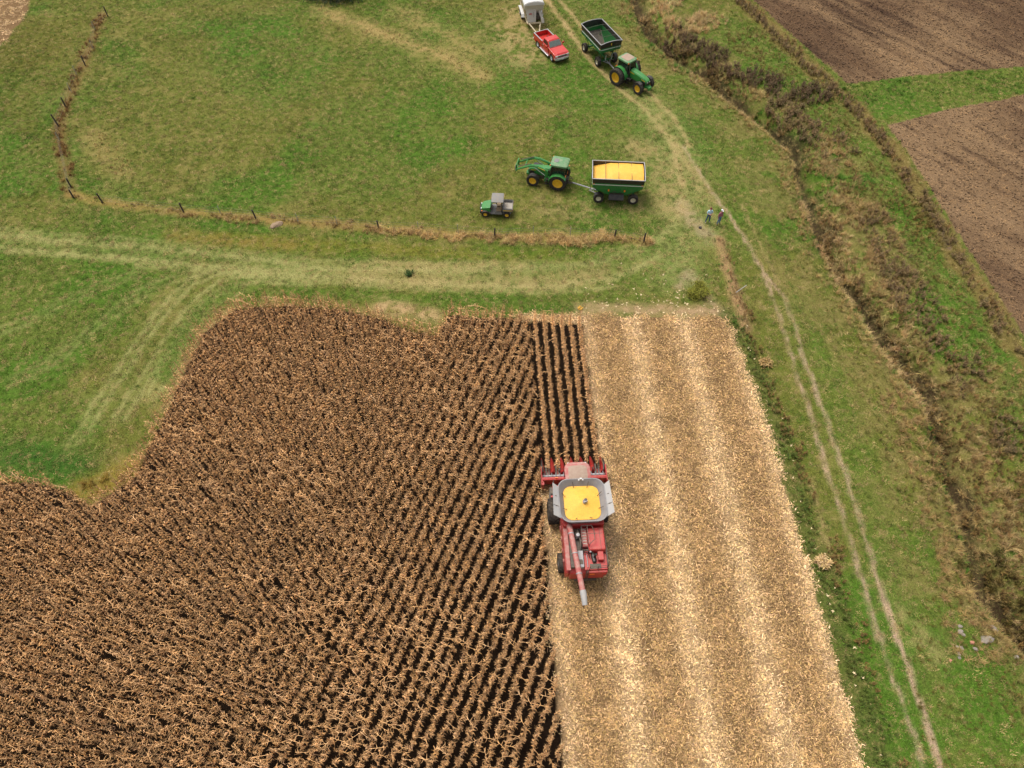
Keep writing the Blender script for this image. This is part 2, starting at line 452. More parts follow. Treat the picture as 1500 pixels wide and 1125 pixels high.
    c = stroke(c, [(930, 130), (975, 185), (1000, 250), (1005, 330), (985, 400)], 2.4, PALE, 0.55, 0.9, 0.4, 28)
    c = stroke(c, [(960, 165), (1010, 240), (1050, 300)], 0.35, TAN, 0.4, 0.8, 0.6, 29)
    c = stroke(c, [(985, 200), (1030, 290), (1060, 340)], 0.4, TAN, 0.35, 0.8, 0.6, 30)
    c = stroke(c, [(1000, 300), (1020, 330), (1045, 352)], 0.8, DIRT, 0.5, 0.9, 0.7, 31)
    # dry swathes in the pasture
    c = stroke(c, [(470, 15), (540, 42), (600, 62), (660, 88), (705, 112)], 1.3, STRAW, 0.85, 1.0, 0.5, 32)
    c = stroke(c, [(580, 18), (640, 42), (700, 80)], 1.5, STRAW, 0.6, 1.0, 0.6, 34)
    c = stroke(c, [(740, 45), (770, 80), (760, 20)], 3.0, TAN, 0.6, 0.9, 0.95, 35)
    c = stroke(c, [(140, 200), (160, 235), (185, 255)], 1.6, STRAW, 0.3, 1.0, 0.6, 36)
    c = stroke(c, [(930, 215), (970, 240), (985, 300)], 1.8, TAN, 0.5, 0.9, 0.7, 37)
    c = stroke(c, [(800, 300), (860, 310), (950, 300)], 1.5, TAN, 0.4, 0.9, 0.9, 38)
    # headland at the end of the stubble, bare notch at the corn's edge
    c = stroke(c, [(850, 452), (920, 452), (1000, 455), (1055, 458)], 0.65, C(172, 142, 108), 0.9, 0.8, 0.4, 39)
    c = stroke(c, [(995, 420), (1010, 400), (1040, 440), (1058, 462)], 0.5, DIRT, 0.5, 0.9, 0.5, 40)
    c = stroke(c, [(560, 448), (590, 455), (632, 462)], 0.8, C(178, 148, 106), 0.9, 0.8, 0.75, 41)
    c = stroke(c, corn_far[8:12], 0.5, TAN, 0.6, 0.9, 0.5, 42)
    c = stroke(c, pxl([(118, 722), (150, 712), (185, 690)], 0), 1.2, C(140, 118, 52), 0.8, 0.9, 0.3, 42)
    # both fence lines: dead thatch
    c = stroke(c, fence_a, 0.7, C(120, 92, 56), 0.75, 0.8, 0.3, 43)
    c = stroke(c, fence_b, 0.55, C(150, 122, 70), 0.8, 0.8, 0.3, 44)
    # creek margins
    dc = dist_poly(wx, wy, creek)
    c = blend(c, C(118, 108, 60), 0.8 * (1 - sstep(3, 11, dc)) * sstep(0.42, 0.56, fbm(X, Y, 3, 50)))
    c = blend(c, SOIL_D, 0.9 * (1 - sstep(0.4, 1.4, dc)))
    dp = dist_poly(wx, wy, plow_edge)
    c = blend(c, C(120, 98, 58), 0.8 * (1 - sstep(0.7, 1.8, dp)))
    de = dist_poly(wx, wy, field_edge)
    c = blend(c, C(86, 92, 44), 0.7 * (1 - sstep(0.7, 1.6, de)))
    c = stroke(c, berm, 0.55, C(150, 120, 84), 0.95, 0.6, 0.2, 45)
    c = stroke(c, [(1372, 325), (1382, 348), (1388, 362)], 0.35, C(128, 104, 88), 0.9, 0.7, 0.1, 46)
    c = stroke(c, [(1462, 640), (1475, 655)], 0.7, SOIL_D, 0.9, 0.7, 0.1, 47)
    # fields
    s = fbm(X * 0.12 + Y * 0.06, Y * 0.8 + X * 1.1, 1.2, 60, 3)
    u = (X * 0.80 + Y * 0.60); t = (-X * 0.60 + Y * 0.80)          # streaks run with the tillage
    st = fbm(u * 1.0, t * 0.10, 1.0, 61, 4)
    big = fbm(X, Y, 16, 62)
    soil = SOIL + (SOIL_L - SOIL) * (0.9 * sstep(0.30, 0.70, 0.40 * st + 0.60 * big))[..., None]
    soil = blend(soil, SOIL_D, 0.8 * sstep(0.52, 0.75, fbm(u, t * 0.08, 0.9, 63, 4)) * sstep(0.35, 0.6, fbm(X, Y, 9, 65)))
    pm = in_poly(wx * 0.2 + X * 0.8, wy * 0.2 + Y * 0.8, plow_a) | in_poly(wx * 0.2 + X * 0.8, wy * 0.2 + Y * 0.8, plow_b)
    c = np.where(pm[..., None], soil, c)
    hl, hf = clocal(X, Y)
    # straw and husks lie thicker where the combine's tail passed (centre of each six-row pass)
    ph = np.abs(((hl + 2.29) / 4.572) % 1.0 - 0.5) * 2
    strp = sstep(0.30, 1.05, ph + 0.3 * (fbm(X, Y, 2.5, 64) - 0.5))
    hv = CHAFF + (CHAFF_L - CHAFF) * strp[..., None]
    hm = in_poly(wx * 0.25 + X * 0.75, wy * 0.25 + Y * 0.75, harv_poly)
    c = np.where(hm[..., None], hv, c)
    hb = in_poly(wx, wy, stub_b)
    c = np.where(hb[..., None], CHAFF + 0 * hv, c)
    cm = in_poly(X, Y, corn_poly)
    c = np.where(cm[..., None], C(34, 24, 15) + 0 * hv, c)  # dark soil, its colour lowered further to deepen the shade between rows
    kind = np.zeros(X.shape, int)
    kind[pm & (X > 0)] = 1
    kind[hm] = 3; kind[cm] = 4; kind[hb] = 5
    yb = in_poly(X, Y, plow_b) & pm
    kind[yb] = 2
    grassy = ~(pm | hm | cm | hb)
    return c, kind, grassy
GC, GK, GG = ground_colour(GX, GY)

def ground_mat():
    m, nt, b = new_mat('land_cover')
    N = nt.nodes; L = nt.links
    a = N.new('ShaderNodeAttribute'); a.attribute_name = 'pc'
    g = N.new('ShaderNodeAttribute'); g.attribute_name = 'grassy'
    tc = N.new('ShaderNodeTexCoord')
    def noise(s, d=5, r=0.6):
        n = N.new('ShaderNodeTexNoise'); n.inputs['Scale'].default_value = s; n.inputs['Detail'].default_value = d; n.inputs['Roughness'].default_value = r
        L.new(tc.outputs['Object'], n.inputs['Vector']); return n
    n1, n2, n3, n4 = noise(7, 4, 0.7), noise(1.6, 6, 0.72), noise(22, 2, 0.6), noise(0.9, 4, 0.6)
    def mixc(fac, A, B, bt='MIX'):
        x = N.new('ShaderNodeMix'); x.data_type = 'RGBA'; x.blend_type = bt
        for k, v in (('Factor', fac), ('A', A), ('B', B)):
            if isinstance(v, (tuple, float, int)): x.inputs[k].default_value = v
            else: L.new(v, x.inputs[k])
        return x.outputs['Result']
    def rng_(src, a0, a1, b0, b1):
        x = N.new('ShaderNodeMapRange'); L.new(src, x.inputs['Value'])
        for k, v in zip(('From Min', 'From Max', 'To Min', 'To Max'), (a0, a1, b0, b1)): x.inputs[k].default_value = v
        return x.outputs[0]
    def mth(op, p, q):
        x = N.new('ShaderNodeMath'); x.operation = op
        for i, v in enumerate((p, q)):
            if isinstance(v, (int, float)): x.inputs[i].default_value = v
            else: L.new(v, x.inputs[i])
        return x.outputs[0]
    col = a.outputs['Color']
    # dead blades among the green ones
    dead = mth('MULTIPLY', mth('MULTIPLY', rng_(n2.outputs['Fac'], 0.50, 0.62, 0.0, 0.75), rng_(n4.outputs['Fac'], 0.38, 0.62, 0.25, 1.0)), g.outputs['Fac'])
    col = mixc(dead, col, (0.30, 0.225, 0.09, 1))
    lush = mth('MULTIPLY', rng_(n1.outputs['Fac'], 0.55, 0.66, 0.0, 0.45), g.outputs['Fac'])
    col = mixc(lush, col, (0.05, 0.092, 0.016, 1))
    v = rng_(n3.outputs['Fac'], 0.28, 0.72, 0.45, 1.55)
    v2 = rng_(n1.outputs['Fac'], 0.3, 0.7, 0.55, 1.45)
    vv = mth('MULTIPLY', v, v2)
    cmb = N.new('ShaderNodeCombineColor')
    for i in range(3): L.new(vv, cmb.inputs[i])
    col = mixc(1.0, col, cmb.outputs[0], 'MULTIPLY')
    L.new(col, b.inputs['Base Color'])
    b.inputs['Roughness'].default_value = 0.95
    b.inputs['Specular IOR Level'].default_value = 0.1
    bp = N.new('ShaderNodeBump'); bp.inputs['Strength'].default_value = 0.9; bp.inputs['Distance'].default_value = 0.08
    ad = mth('ADD', n1.outputs['Fac'], n3.outputs['Fac'])
    L.new(ad, bp.inputs['Height']); L.new(bp.outputs[0], b.inputs['Normal'])
    return m
M['ground'] = ground_mat()

def ground_objects():
    ny, nx = GX.shape
    V = np.stack([GX, GY, GZ], -1).reshape(-1, 3)
    idx = np.arange(nx * ny).reshape(ny, nx)
    F = np.stack([idx[:-1, :-1], idx[:-1, 1:], idx[1:, 1:], idx[1:, :-1]], -1).reshape(-1, 4)
    fk = GK[:-1, :-1].reshape(-1)
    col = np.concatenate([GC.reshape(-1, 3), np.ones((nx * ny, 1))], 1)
    gr = GG.reshape(-1).astype(float)
    names = {0: 'grassland', 1: 'ploughed_field', 2: 'ploughed_field', 3: 'stubble_field', 4: 'corn_field_soil', 5: 'stubble_field'}
    labels = {0: 'green pasture, headland and lane grass around the fields', 1: 'bare tilled brown field north of the grass waterway', 2: 'bare tilled brown field south of the grass waterway',
              3: 'freshly harvested corn stubble covered in tan residue beside the combine', 4: 'dark soil beneath the standing corn, darkened further for the shade between rows', 5: 'small corner of harvested stubble beyond the left fence'}
    for k in names:
        f = F[fk == k]
        if not len(f): continue
        u, inv = np.unique(f, return_inverse=True)
        me = bpy.data.meshes.new(names[k])
        nv, nf = len(u), len(f)
        me.vertices.add(nv); me.vertices.foreach_set('co', V[u].ravel())
        me.loops.add(nf * 4); me.loops.foreach_set('vertex_index', inv.astype(np.int32).ravel())
        me.polygons.add(nf); me.polygons.foreach_set('loop_start', np.arange(0, nf * 4, 4, dtype=np.int32))
        me.update(calc_edges=True); me.validate()
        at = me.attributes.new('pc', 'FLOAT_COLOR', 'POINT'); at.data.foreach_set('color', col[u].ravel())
        at = me.attributes.new('grassy', 'FLOAT', 'POINT'); at.data.foreach_set('value', gr[u])
        me.shade_smooth()
        me.materials.append(M['ground'])
        o = bpy.data.objects.new(names[k], me); COL.objects.link(o)
        tag(o, labels[k], None, None, 'structure')
ground_objects()
# ------------------------------------------------------------------ vegetation
class VB:
    """leaves, blades and straws with a shade per piece ('pc')"""
    def __init__(s): s.v = []; s.f = []; s.c = []
    def blade(s, p, az, L, w, el=60, droop=60, seg=3, shade=(1, 1, 1), taper=0.15, twist=0.0, fold=0.0):
        x, y, z = p; e = R(el); n0 = len(s.v)
        for k in range(seg + 1):
            t = k / seg
            ww = w * (1 - (1 - taper) * t ** 1.5) / 2
            a = az + twist * t
            sx, sy = -math.sin(a) * ww, math.cos(a) * ww
            tw = math.sin(twist * 2 * t) * ww
            s.v.append((x + sx, y + sy, z + tw)); s.v.append((x - sx, y - sy, z - tw))
            s.c += [shade, shade]
            x += math.cos(a) * math.cos(e) * L / seg; y += math.sin(a) * math.cos(e) * L / seg; z += math.sin(e) * L / seg
            e -= R(droop) / seg
        for k in range(seg):
            i = n0 + 2 * k
            s.f.append((i, i + 1, i + 3, i + 2))
    def tube(s, pts, rs, n=5, shade=(1, 1, 1)):
        m = MB(); m.tube(pts, rs, n); o = len(s.v)
        s.v += m.v; s.f += [tuple(i + o for i in f) for f in m.f]; s.c += [shade] * len(m.v)
    def join(s, o_):
        o = len(s.v); s.v += o_.v; s.c += o_.c; s.f += [tuple(i + o for i in f) for f in o_.f]
    def mesh(s, name, m='veg'):
        me = bpy.data.meshes.new(name); me.from_pydata(s.v, [], s.f)
        at = me.attributes.new('pc', 'FLOAT_COLOR', 'POINT')
        at.data.foreach_set('color', np.array([(*c, 1) for c in s.c], float).ravel())
        me.materials.append(M[m] if isinstance(m, str) else m)
        me.shade_smooth()
        return me

def scatter(name, label, pts, variants, rz, scl, tint, vi=None, lean=None, kind='stuff', cat=None):
    """one 'stuff' object: instances of the variant meshes on the given points"""
    n = len(pts)
    coll = bpy.data.collections.new(name + '_variants')
    for k, me in enumerate(variants):
        coll.objects.link(bpy.data.objects.new('%s_variant_%02d' % (name, k), me))
    me = bpy.data.meshes.new(name)
    me.vertices.add(n); me.vertices.foreach_set('co', np.asarray(pts, float).ravel())
    rot = np.zeros((n, 3)); rot[:, 2] = rz
    if lean is not None: rot[:, :2] = lean
    at = me.attributes.new('rot', 'FLOAT_VECTOR', 'POINT'); at.data.foreach_set('vector', rot.ravel())
    at = me.attributes.new('scl', 'FLOAT_VECTOR', 'POINT')
    sc = np.asarray(scl, float); sc = np.repeat(sc[:, None], 3, 1) if sc.ndim == 1 else sc
    at.data.foreach_set('vector', sc.ravel())
    at = me.attributes.new('tint', 'FLOAT_COLOR', 'POINT')
    at.data.foreach_set('color', np.concatenate([tint, np.ones((n, 1))], 1).ravel())
    if vi is None: vi = rng.integers(0, len(variants), n)
    at = me.attributes.new('vi', 'INT', 'POINT'); at.data.foreach_set('value', np.asarray(vi, np.int32))
    o = bpy.data.objects.new(name, me); COL.objects.link(o)
    ng = bpy.data.node_groups.new(name + '_scatter', 'GeometryNodeTree')
    ng.interface.new_socket('Geometry', in_out='INPUT', socket_type='NodeSocketGeometry')
    ng.interface.new_socket('Geometry', in_out='OUTPUT', socket_type='NodeSocketGeometry')
    N = ng.nodes; L = ng.links
    gi = N.new('NodeGroupInput'); go = N.new('NodeGroupOutput')
    ip = N.new('GeometryNodeInstanceOnPoints'); ci = N.new('GeometryNodeCollectionInfo')
    ci.inputs['Collection'].default_value = coll
    ci.inputs['Separate Children'].default_value = True; ci.inputs['Reset Children'].default_value = True
    def na(nm, ty):
        x = N.new('GeometryNodeInputNamedAttribute'); x.data_type = ty; x.inputs['Name'].default_value = nm
        return x.outputs[0]
    mp = N.new('GeometryNodeMeshToPoints')
    L.new(gi.outputs[0], mp.inputs[0]); L.new(mp.outputs[0], ip.inputs['Points'])
    L.new(ci.outputs[0], ip.inputs['Instance']); ip.inputs['Pick Instance'].default_value = True
    L.new(na('vi', 'INT'), ip.inputs['Instance Index'])
    L.new(na('rot', 'FLOAT_VECTOR'), ip.inputs['Rotation']); L.new(na('scl', 'FLOAT_VECTOR'), ip.inputs['Scale'])
    L.new(ip.outputs[0], go.inputs[0])
    md = o.modifiers.new('scatter', 'NODES'); md.node_group = ng
    tag(o, label, cat, None, kind)
    return o

rr = random.Random(11)
def U(a, b): return rr.uniform(a, b)

# ---- the corn plant
def corn_parts(seed):
    global rr
    rr = random.Random(seed)
    H = U(1.6, 1.95)
    bx, by = U(-0.10, 0.10), U(-0.10, 0.10)
    at = lambda t: (bx * t * t, by * t * t, H * t)
    st = VB(); sh = U(0.75, 1.0)
    st.tube([at(0), at(0.4), at(0.75), at(1)], [0.017, 0.015, 0.010, 0.006], 5, (sh, sh * 0.97, sh * 0.9))
    leaves = []
    az0 = R(90) * rr.choice((0, 2)) + U(-0.5, 0.5)           # leaf plane across the row
    n = 9
    for k in range(n):
        t = 0.24 + 0.72 * k / (n - 1)
        az = az0 + (k % 2) * math.pi + U(-0.75, 0.75)
        L = U(0.19, 0.36) * (1.0 - 0.35 * max(0, t - 0.6))
        b = U(0.38, 1.1) if U(0, 1) < 0.78 else U(1.4, 2.0)
        lf = VB()
        lf.blade(at(t), az, L, U(0.035, 0.062), U(40, 80), U(120, 190), 4, (b, b * U(0.90, 0.99), b * U(0.78, 0.95)), 0.2, U(-1.6, 1.6))
        leaves.append(lf)
    ta = VB()
    for k in range(7):
        b = U(0.85, 1.25)
        ta.blade(at(0.985), U(0, 6.28), U(0.20, 0.32), 0.013, U(48, 86), U(5, 60), 2, (b, b * 0.93, b * 0.82), 0.5)
    ta.blade(at(0.985), U(0, 6.28), 0.30, 0.015, 88, 12, 2, (1.2, 1.12, 0.98), 0.5)
    ear = VB()
    ez = at(0.5); ea = az0 + U(-0.6, 0.6); ed = Vector((math.cos(ea), math.sin(ea), 0))
    p0 = Vector(ez); p1 = p0 + ed * 0.09 + Vector((0, 0, 0.0)); p2 = p1 + ed * 0.06 + Vector((0, 0, -0.17))
    ear.tube([p0, p1, (p1 + p2) / 2, p2], [0.012, 0.026, 0.030, 0.012], 6, (1.45, 1.20, 0.85))
    for q in range(3):
        b = U(1.1, 1.5)
        ear.blade(tuple(p1), ea + U(-1.2, 1.2), U(0.12, 0.2), 0.05, U(-10, 40), U(40, 100), 2, (b, b * 0.95, b * 0.85), 0.2)
    return st, leaves, ta, ear, at(1)

CORN_N = 9
corn_sets = [corn_parts(100 + k) for k in range(CORN_N)]
corn_var = []
for k, (st, lv, ta, ear, top) in enumerate(corn_sets):
    j = VB(); j.join(st)
    for l in lv: j.join(l)
    j.join(ta); j.join(ear)
    corn_var.append(j.mesh('corn_plant_%d' % k))
# a couple of lodged stalks: top third snapped over, hanging across the gap between rows
def broken_corn(seed):
    global rr
    rr = random.Random(seed)
    j = VB(); H = U(1.25, 1.6); a = U(-0.55, 0.55) + (math.pi if U(0, 1) < 0.2 else 0); L = U(0.55, 1.0); dz = U(-0.3, 0.15)
    tip = (math.cos(a) * L, math.sin(a) * L, H + dz)
    j.tube([(0, 0, 0), (0, 0, H * 0.98), (0.03 * math.cos(a), 0.03 * math.sin(a), H), tip], [0.017, 0.013, 0.014, 0.008], 5, (1.75, 1.68, 1.55))
    for k in range(8):
        t = U(0.3, 1.0); b = U(0.6, 1.25)
        j.blade((0, 0, H * t), U(0, 6.28), U(0.2, 0.42), U(0.035, 0.055), U(20, 70), U(80, 160), 4, (b, b * 0.95, b * 0.85), 0.2, U(-1.5, 1.5))
    for k in range(4):
        t = U(0.3, 1.0); b = U(1.1, 1.6)
        p = (tip[0] * t, tip[1] * t, H + dz * t)
        j.blade(p, a + U(-1.4, 1.4), U(0.2, 0.42), 0.03, U(-10, 40), U(60, 120), 3, (b, b * 0.95, b * 0.86), 0.2, U(-1, 1))
    return j.mesh('broken_corn_%d' % seed)
broken_var = [broken_corn(300 + k) for k in range(5)]

ROWM = np.array([math.sin(R(21.5)), math.cos(R(21.5))])       # the main rows run at an angle to the pass being cut
PERM = np.array([ROWM[1], -ROWM[0]])
def corn_points():
    out = []
    # six straight rows in front of the header
    ce = corn_far
    for k in range(6):
        l = -1.905 + 0.762 * k
        f = np.arange(3.0, 25, 0.165) + rng.uniform(0, 0.165)
        f = f + rng.normal(0, 0.045, len(f))
        p = COMB + PERP * (l + rng.normal(0, 0.025, (len(f), 1))) + ROW * f[:, None]
        out.append((p, np.full(len(p), 0)))
    # main block
    for k in range(-110, 60):
        q = k * 0.762 + 0.2
        f = np.arange(-60, 75, 0.155) + rng.uniform(0, 0.155)
        f = f + rng.normal(0, 0.045, len(f))
        p = PERM * (q + rng.normal(0, 0.03, (len(f), 1)) * 0.6 + 0.10 * np.sin(f[:, None] * 0.12 + k * 0.05)) + ROWM * f[:, None]
        out.append((p, np.full(len(p), 1)))
    P = np.concatenate([a for a, _ in out]); t = np.concatenate([b for _, b in out])
    l, f = clocal(P[:, 0], P[:, 1])
    inside = in_poly(P[:, 0] + 0.5 * (vnoise(P[:, 0], P[:, 1], 1.2, 5) - 0.5), P[:, 1] + 0.7 * (vnoise(P[:, 0], P[:, 1], 1.0, 6) - 0.5), corn_poly)
    ok = inside & np.where(t == 0, True, l < -2.45)
    ok &= (rng.random(len(P)) > 0.05) & (P[:, 1] > 1.0) & (P[:, 0] > -45)
    return P[ok], t[ok]
CP, CT = corn_points()
CORN_TINT = C(188, 151, 110)

def corn_field():
    l, f = clocal(CP[:, 0], CP[:, 1])
    n = len(CP)
    z = height(CP[:, 0], CP[:, 1])
    lum = 0.86 + 0.28 * rng.random(n)
    lum *= 0.88 + 0.24 * fbm(CP[:, 0], CP[:, 1], 5, 21)
    lum *= np.where(CT == 0, 1.15, 1.0)
    hue = rng.normal(0, 0.04, n)
    tint = CORN_TINT[None] * lum[:, None] * np.stack([1 + hue * 0.3, 1 + hue * -0.2, 1 - hue * 1.5], 1)
    ang = np.where(CT == 0, -math.atan2(ROW[0], ROW[1]), -math.atan2(ROWM[0], ROWM[1])) + rng.normal(0, 0.35, n) + math.pi * rng.integers(0, 2, n)
    sc = rng.uniform(0.88, 1.10, n) * np.where(CT == 0, 0.93, 1.0)
    lean = rng.normal(0, 0.035, (n, 2))
    vi = rng.integers(0, CORN_N, n)
    br = (rng.random(n) < np.where(CT == 0, 0.02, 0.05 + 0.18 * sstep(0.42, 0.65, fbm(CP[:, 0], CP[:, 1], 5, 77) + 0.10 * sstep(30, 8, CP[:, 1]))))
    vi = np.where(br, CORN_N + rng.integers(0, len(broken_var), n), vi)
    ang = np.where(br & (CT == 1), -math.atan2(ROWM[0], ROWM[1]) + rng.normal(0, 0.3, n), ang)
    # the 300 plants that show largest: the bordering plants facing the stubble behind the combine
    score = np.where((~br) & (CT == 1) & (CP[:, 1] > 5.0) & (CP[:, 1] < 17), -l, 1e6)
    pick = np.argsort(score)[:300]
    keep = np.ones(n, bool); keep[pick] = False
    scatter('standing_corn', 'dense field of dry tan standing corn in rows', np.column_stack([CP, z])[keep], corn_var + broken_var, ang[keep], sc[keep], tint[keep], vi[keep], lean[keep])
    mats = []
    for k in range(5):
        g = 0.86 + 0.07 * k
        mats.append(veg_mat('dry_corn_leaf_%d' % k, False, col=tuple(CORN_TINT * g * np.array([1, 1 - 0.01 * (k - 2), 1 - 0.03 * (k - 2)]))))
    meshes = []
    for k, (st, lv, ta, ear, top) in enumerate(corn_sets):
        mm = mats[k % 5]
        meshes.append((st.mesh('stalk', mm), [x.mesh('leaf', mm) for x in lv], ta.mesh('tassel', mm), ear.mesh('ear', mm)))
    for i in pick:
        t = thing('corn_plant', 'dry tan corn plant standing at the cut edge facing the stubble behind the combine', 'corn plant', (CP[i, 0], CP[i, 1], z[i]), None, 'corn plants along the freshly cut edge')
        t.rotation_euler = (lean[i, 0], lean[i, 1], ang[i]); t.scale = (sc[i],) * 3
        s, ls, ta, ea = meshes[vi[i]]
        for nm, me in [('stalk', s), ('tassel', ta), ('ear', ea)] + [('leaf', x) for x in ls]:
            o = bpy.data.objects.new(nm, me); COL.objects.link(o); o.parent = t
corn_field()

# ---- grass, weeds and residue
def tuft(seed, n, h, spread, w, el, droop, cvar=0.3, seg=2):
    global rr
    rr = random.Random(seed); v = VB()
    for k in range(n):
        a = U(0, 6.28); r = spread * math.sqrt(U(0, 1)); b = U(1 - cvar, 1 + cvar)
        v.blade((math.cos(a) * r, math.sin(a) * r, -0.01), U(0, 6.28), h * U(0.6, 1.2), w * U(0.7, 1.3), U(*el), U(*droop), seg, (b, b * U(0.92, 1.04), b * U(0.8, 1.1)), 0.12)
    return v.mesh('tuft_%d' % seed)
short_var = [tuft(400 + k, 16, 0.13, 0.17, 0.022, (25, 80), (20, 80)) for k in range(6)]
tall_var = [tuft(420 + k, 26, 0.75, 0.16, 0.028, (45, 85), (20, 110), 0.35, 3) for k in range(6)]
def weed(seed, n=42, h=0.8, sp=0.28):
    """branching dead forb: thin stems with small leaves"""
    global rr
    rr = random.Random(seed); v = VB()
    for k in range(5):
        a = U(0, 6.28); tip = (math.cos(a) * sp * U(0.3, 1), math.sin(a) * sp * U(0.3, 1), h * U(0.6, 1.1))
        v.tube([(0, 0, 0), (tip[0] * 0.4, tip[1] * 0.4, tip[2] * 0.55), tip], [0.010, 0.007, 0.003], 4, (0.7, 0.65, 0.6))
        for q in range(n // 5):
            t = U(0.25, 1.0); b = U(0.55, 1.35)
            v.blade((tip[0] * t + U(-.05, .05), tip[1] * t + U(-.05, .05), tip[2] * t), U(0, 6.28), U(0.08, 0.2), U(0.03, 0.06), U(-10, 70), U(10, 90), 2, (b, b * U(0.9, 1.05), b * U(0.75, 1.0)), 0.3)
    return v.mesh('weed_%d' % seed)
weed_var = [weed(440 + k) for k in range(6)]
def litter(seed, n=30, sp=0.42):
    global rr
    rr = random.Random(seed); v = VB()
    for k in range(n):
        b = U(0.30, 1.2)
        if U(0, 1) < 0.2: b = U(1.4, 1.85)
        L = U(0.08, 0.30); w = U(0.015, 0.055)
        v.blade((U(-sp, sp), U(-sp, sp), U(0.01, 0.07)), U(0, 6.28), L, w, U(-8, 30), U(-20, 60), 2, (b, b * U(0.88, 1.0), b * U(0.7, 0.98)), 0.5, U(-0.8, 0.8))
    for k in range(1):
        x, y = U(-sp, sp), U(-sp, sp)
        v.tube([(x, y, 0), (x + U(-.05, .05), y + U(-.05, .05), U(0.10, 0.22))], [0.014, 0.012], 5, (0.9, 0.82, 0.7))
    return v.mesh('litter_%d' % seed)
litter_var = [litter(460 + k) for k in range(8)]

def rand_in(n, x0, x1, y0, y1):
    return np.column_stack([rng.uniform(x0, x1, n), rng.uniform(y0, y1, n)])
def in_view(P, m=4.0):
    Z = CAM_H * math.sin(PITCH) + P[:, 1] * math.cos(PITCH)
    return (np.abs(P[:, 0]) < 0.72 * Z + m)

def residue():
    P = rand_in(15500, -1, 32, 2, 47)
    l, f = clocal(P[:, 0], P[:, 1])
    P2 = P + 0.5 * (np.column_stack([vnoise(P[:, 0], P[:, 1], 0.8, 1), vnoise(P[:, 0], P[:, 1], 0.8, 2)]) - 0.5)
    ok = in_poly(P2[:, 0], P2[:, 1], harv_poly) & ~in_poly(P[:, 0], P[:, 1], corn_poly)
    ok &= ~((l > -2.4) & (l < -2.0) & (rng.random(len(P)) < 0.5))
    P = P[ok]; l = l[ok]
    Q = rand_in(3500, -80, -45, 70, 130); Q = Q[in_poly(Q[:, 0], Q[:, 1], stub_b)]
    ql = np.full(len(Q), 2.0)
    P = np.concatenate([P, Q]); l = np.concatenate([l, ql])
    ph = np.abs(((l + 2.29) / 4.572) % 1.0 - 0.5) * 2
    s = sstep(0.30, 1.05, ph + 0.3 * (fbm(P[:, 0], P[:, 1], 2.0, 64) - 0.5))
    edge = sstep(15.2, 16.2, l)
    s = np.maximum(s, edge)
    a, b = C(186, 155, 112), C(224, 196, 154)
    tint = a + (b - a) * s[:, None]
    tint *= rng.uniform(0.75, 1.22, (len(P), 1))
    z = height(P[:, 0], P[:, 1])
    scatter('crop_residue', 'tan chopped corn leaves, husks and stubble covering the harvested strip', np.column_stack([P, z]), litter_var, rng.uniform(0, 6.28, len(P)), rng.uniform(0.8, 1.15, len(P)), tint)
residue()

def grass():
    P = rand_in(220000, -72, 82, 2, 104)
    P = P[in_view(P)]
    bad = in_poly(P[:, 0], P[:, 1], harv_poly) | in_poly(P[:, 0], P[:, 1], corn_poly) | in_poly(P[:, 0], P[:, 1], plow_a) | in_poly(P[:, 0], P[:, 1], plow_b) | in_poly(P[:, 0], P[:, 1], stub_b)
    P = P[~bad]
    c, _, _ = ground_colour(P[:, 0], P[:, 1])
    # fewer tufts where the ground is bare or worn
    gness = c[:, 1] / (c[:, 0] + 1e-6)
    ok = rng.random(len(P)) < np.clip((gness - 0.62) / 0.6, 0.12, 1)
    P = P[ok]; c = c[ok]
    n = len(P)
    mixv = rng.random(n)
    t = c * rng.uniform(0.5, 1.9, (n, 1)) * rng.uniform(0.93, 1.07, (n, 3))
    mid = (mixv > 0.45) & (mixv < 0.70)
    t[mid] = 0.5 * t[mid] + 0.5 * G_MID * rng.uniform(0.6, 1.5, (mid.sum(), 1))
    dead = mixv > 0.80
    t[dead] = C(184, 160, 108) * rng.uniform(0.5, 1.2, (dead.sum(), 1))
    lush = mixv < 0.22
    t[lush] = C(92, 124, 42) * rng.uniform(0.7, 1.15, (lush.sum(), 1))
    z = height(P[:, 0], P[:, 1])
    sc = rng.uniform(0.7, 1.5, n) * (0.7 + 0.7 * fbm(P[:, 0], P[:, 1], 4, 90))
    scatter('pasture_grass', 'short green and straw coloured grass of the pasture', np.column_stack([P, z]), short_var, rng.uniform(0, 6.28, n), sc, t)
grass()

def belt(P, half, dens, seed=0, jitter=1.0):
    """random points within half metres of a polyline, clumped"""
    lo = P.min(0) - half - 1; hi = P.max(0) + half + 1
    n = int((hi[0] - lo[0]) * (hi[1] - lo[1]) * dens)
    Q = rand_in(n, lo[0], hi[0], lo[1], hi[1])
    d = dist_poly(Q[:, 0] + jitter * (fbm(Q[:, 0], Q[:, 1], 2, seed) - 0.5) * 2, Q[:, 1] + jitter * (fbm(Q[:, 0], Q[:, 1], 2, seed + 3) - 0.5) * 2, P)
    Q = Q[(d < half) & (fbm(Q[:, 0], Q[:, 1], 1.4, seed + 7) > 0.42)]
    return Q[in_view(Q)]

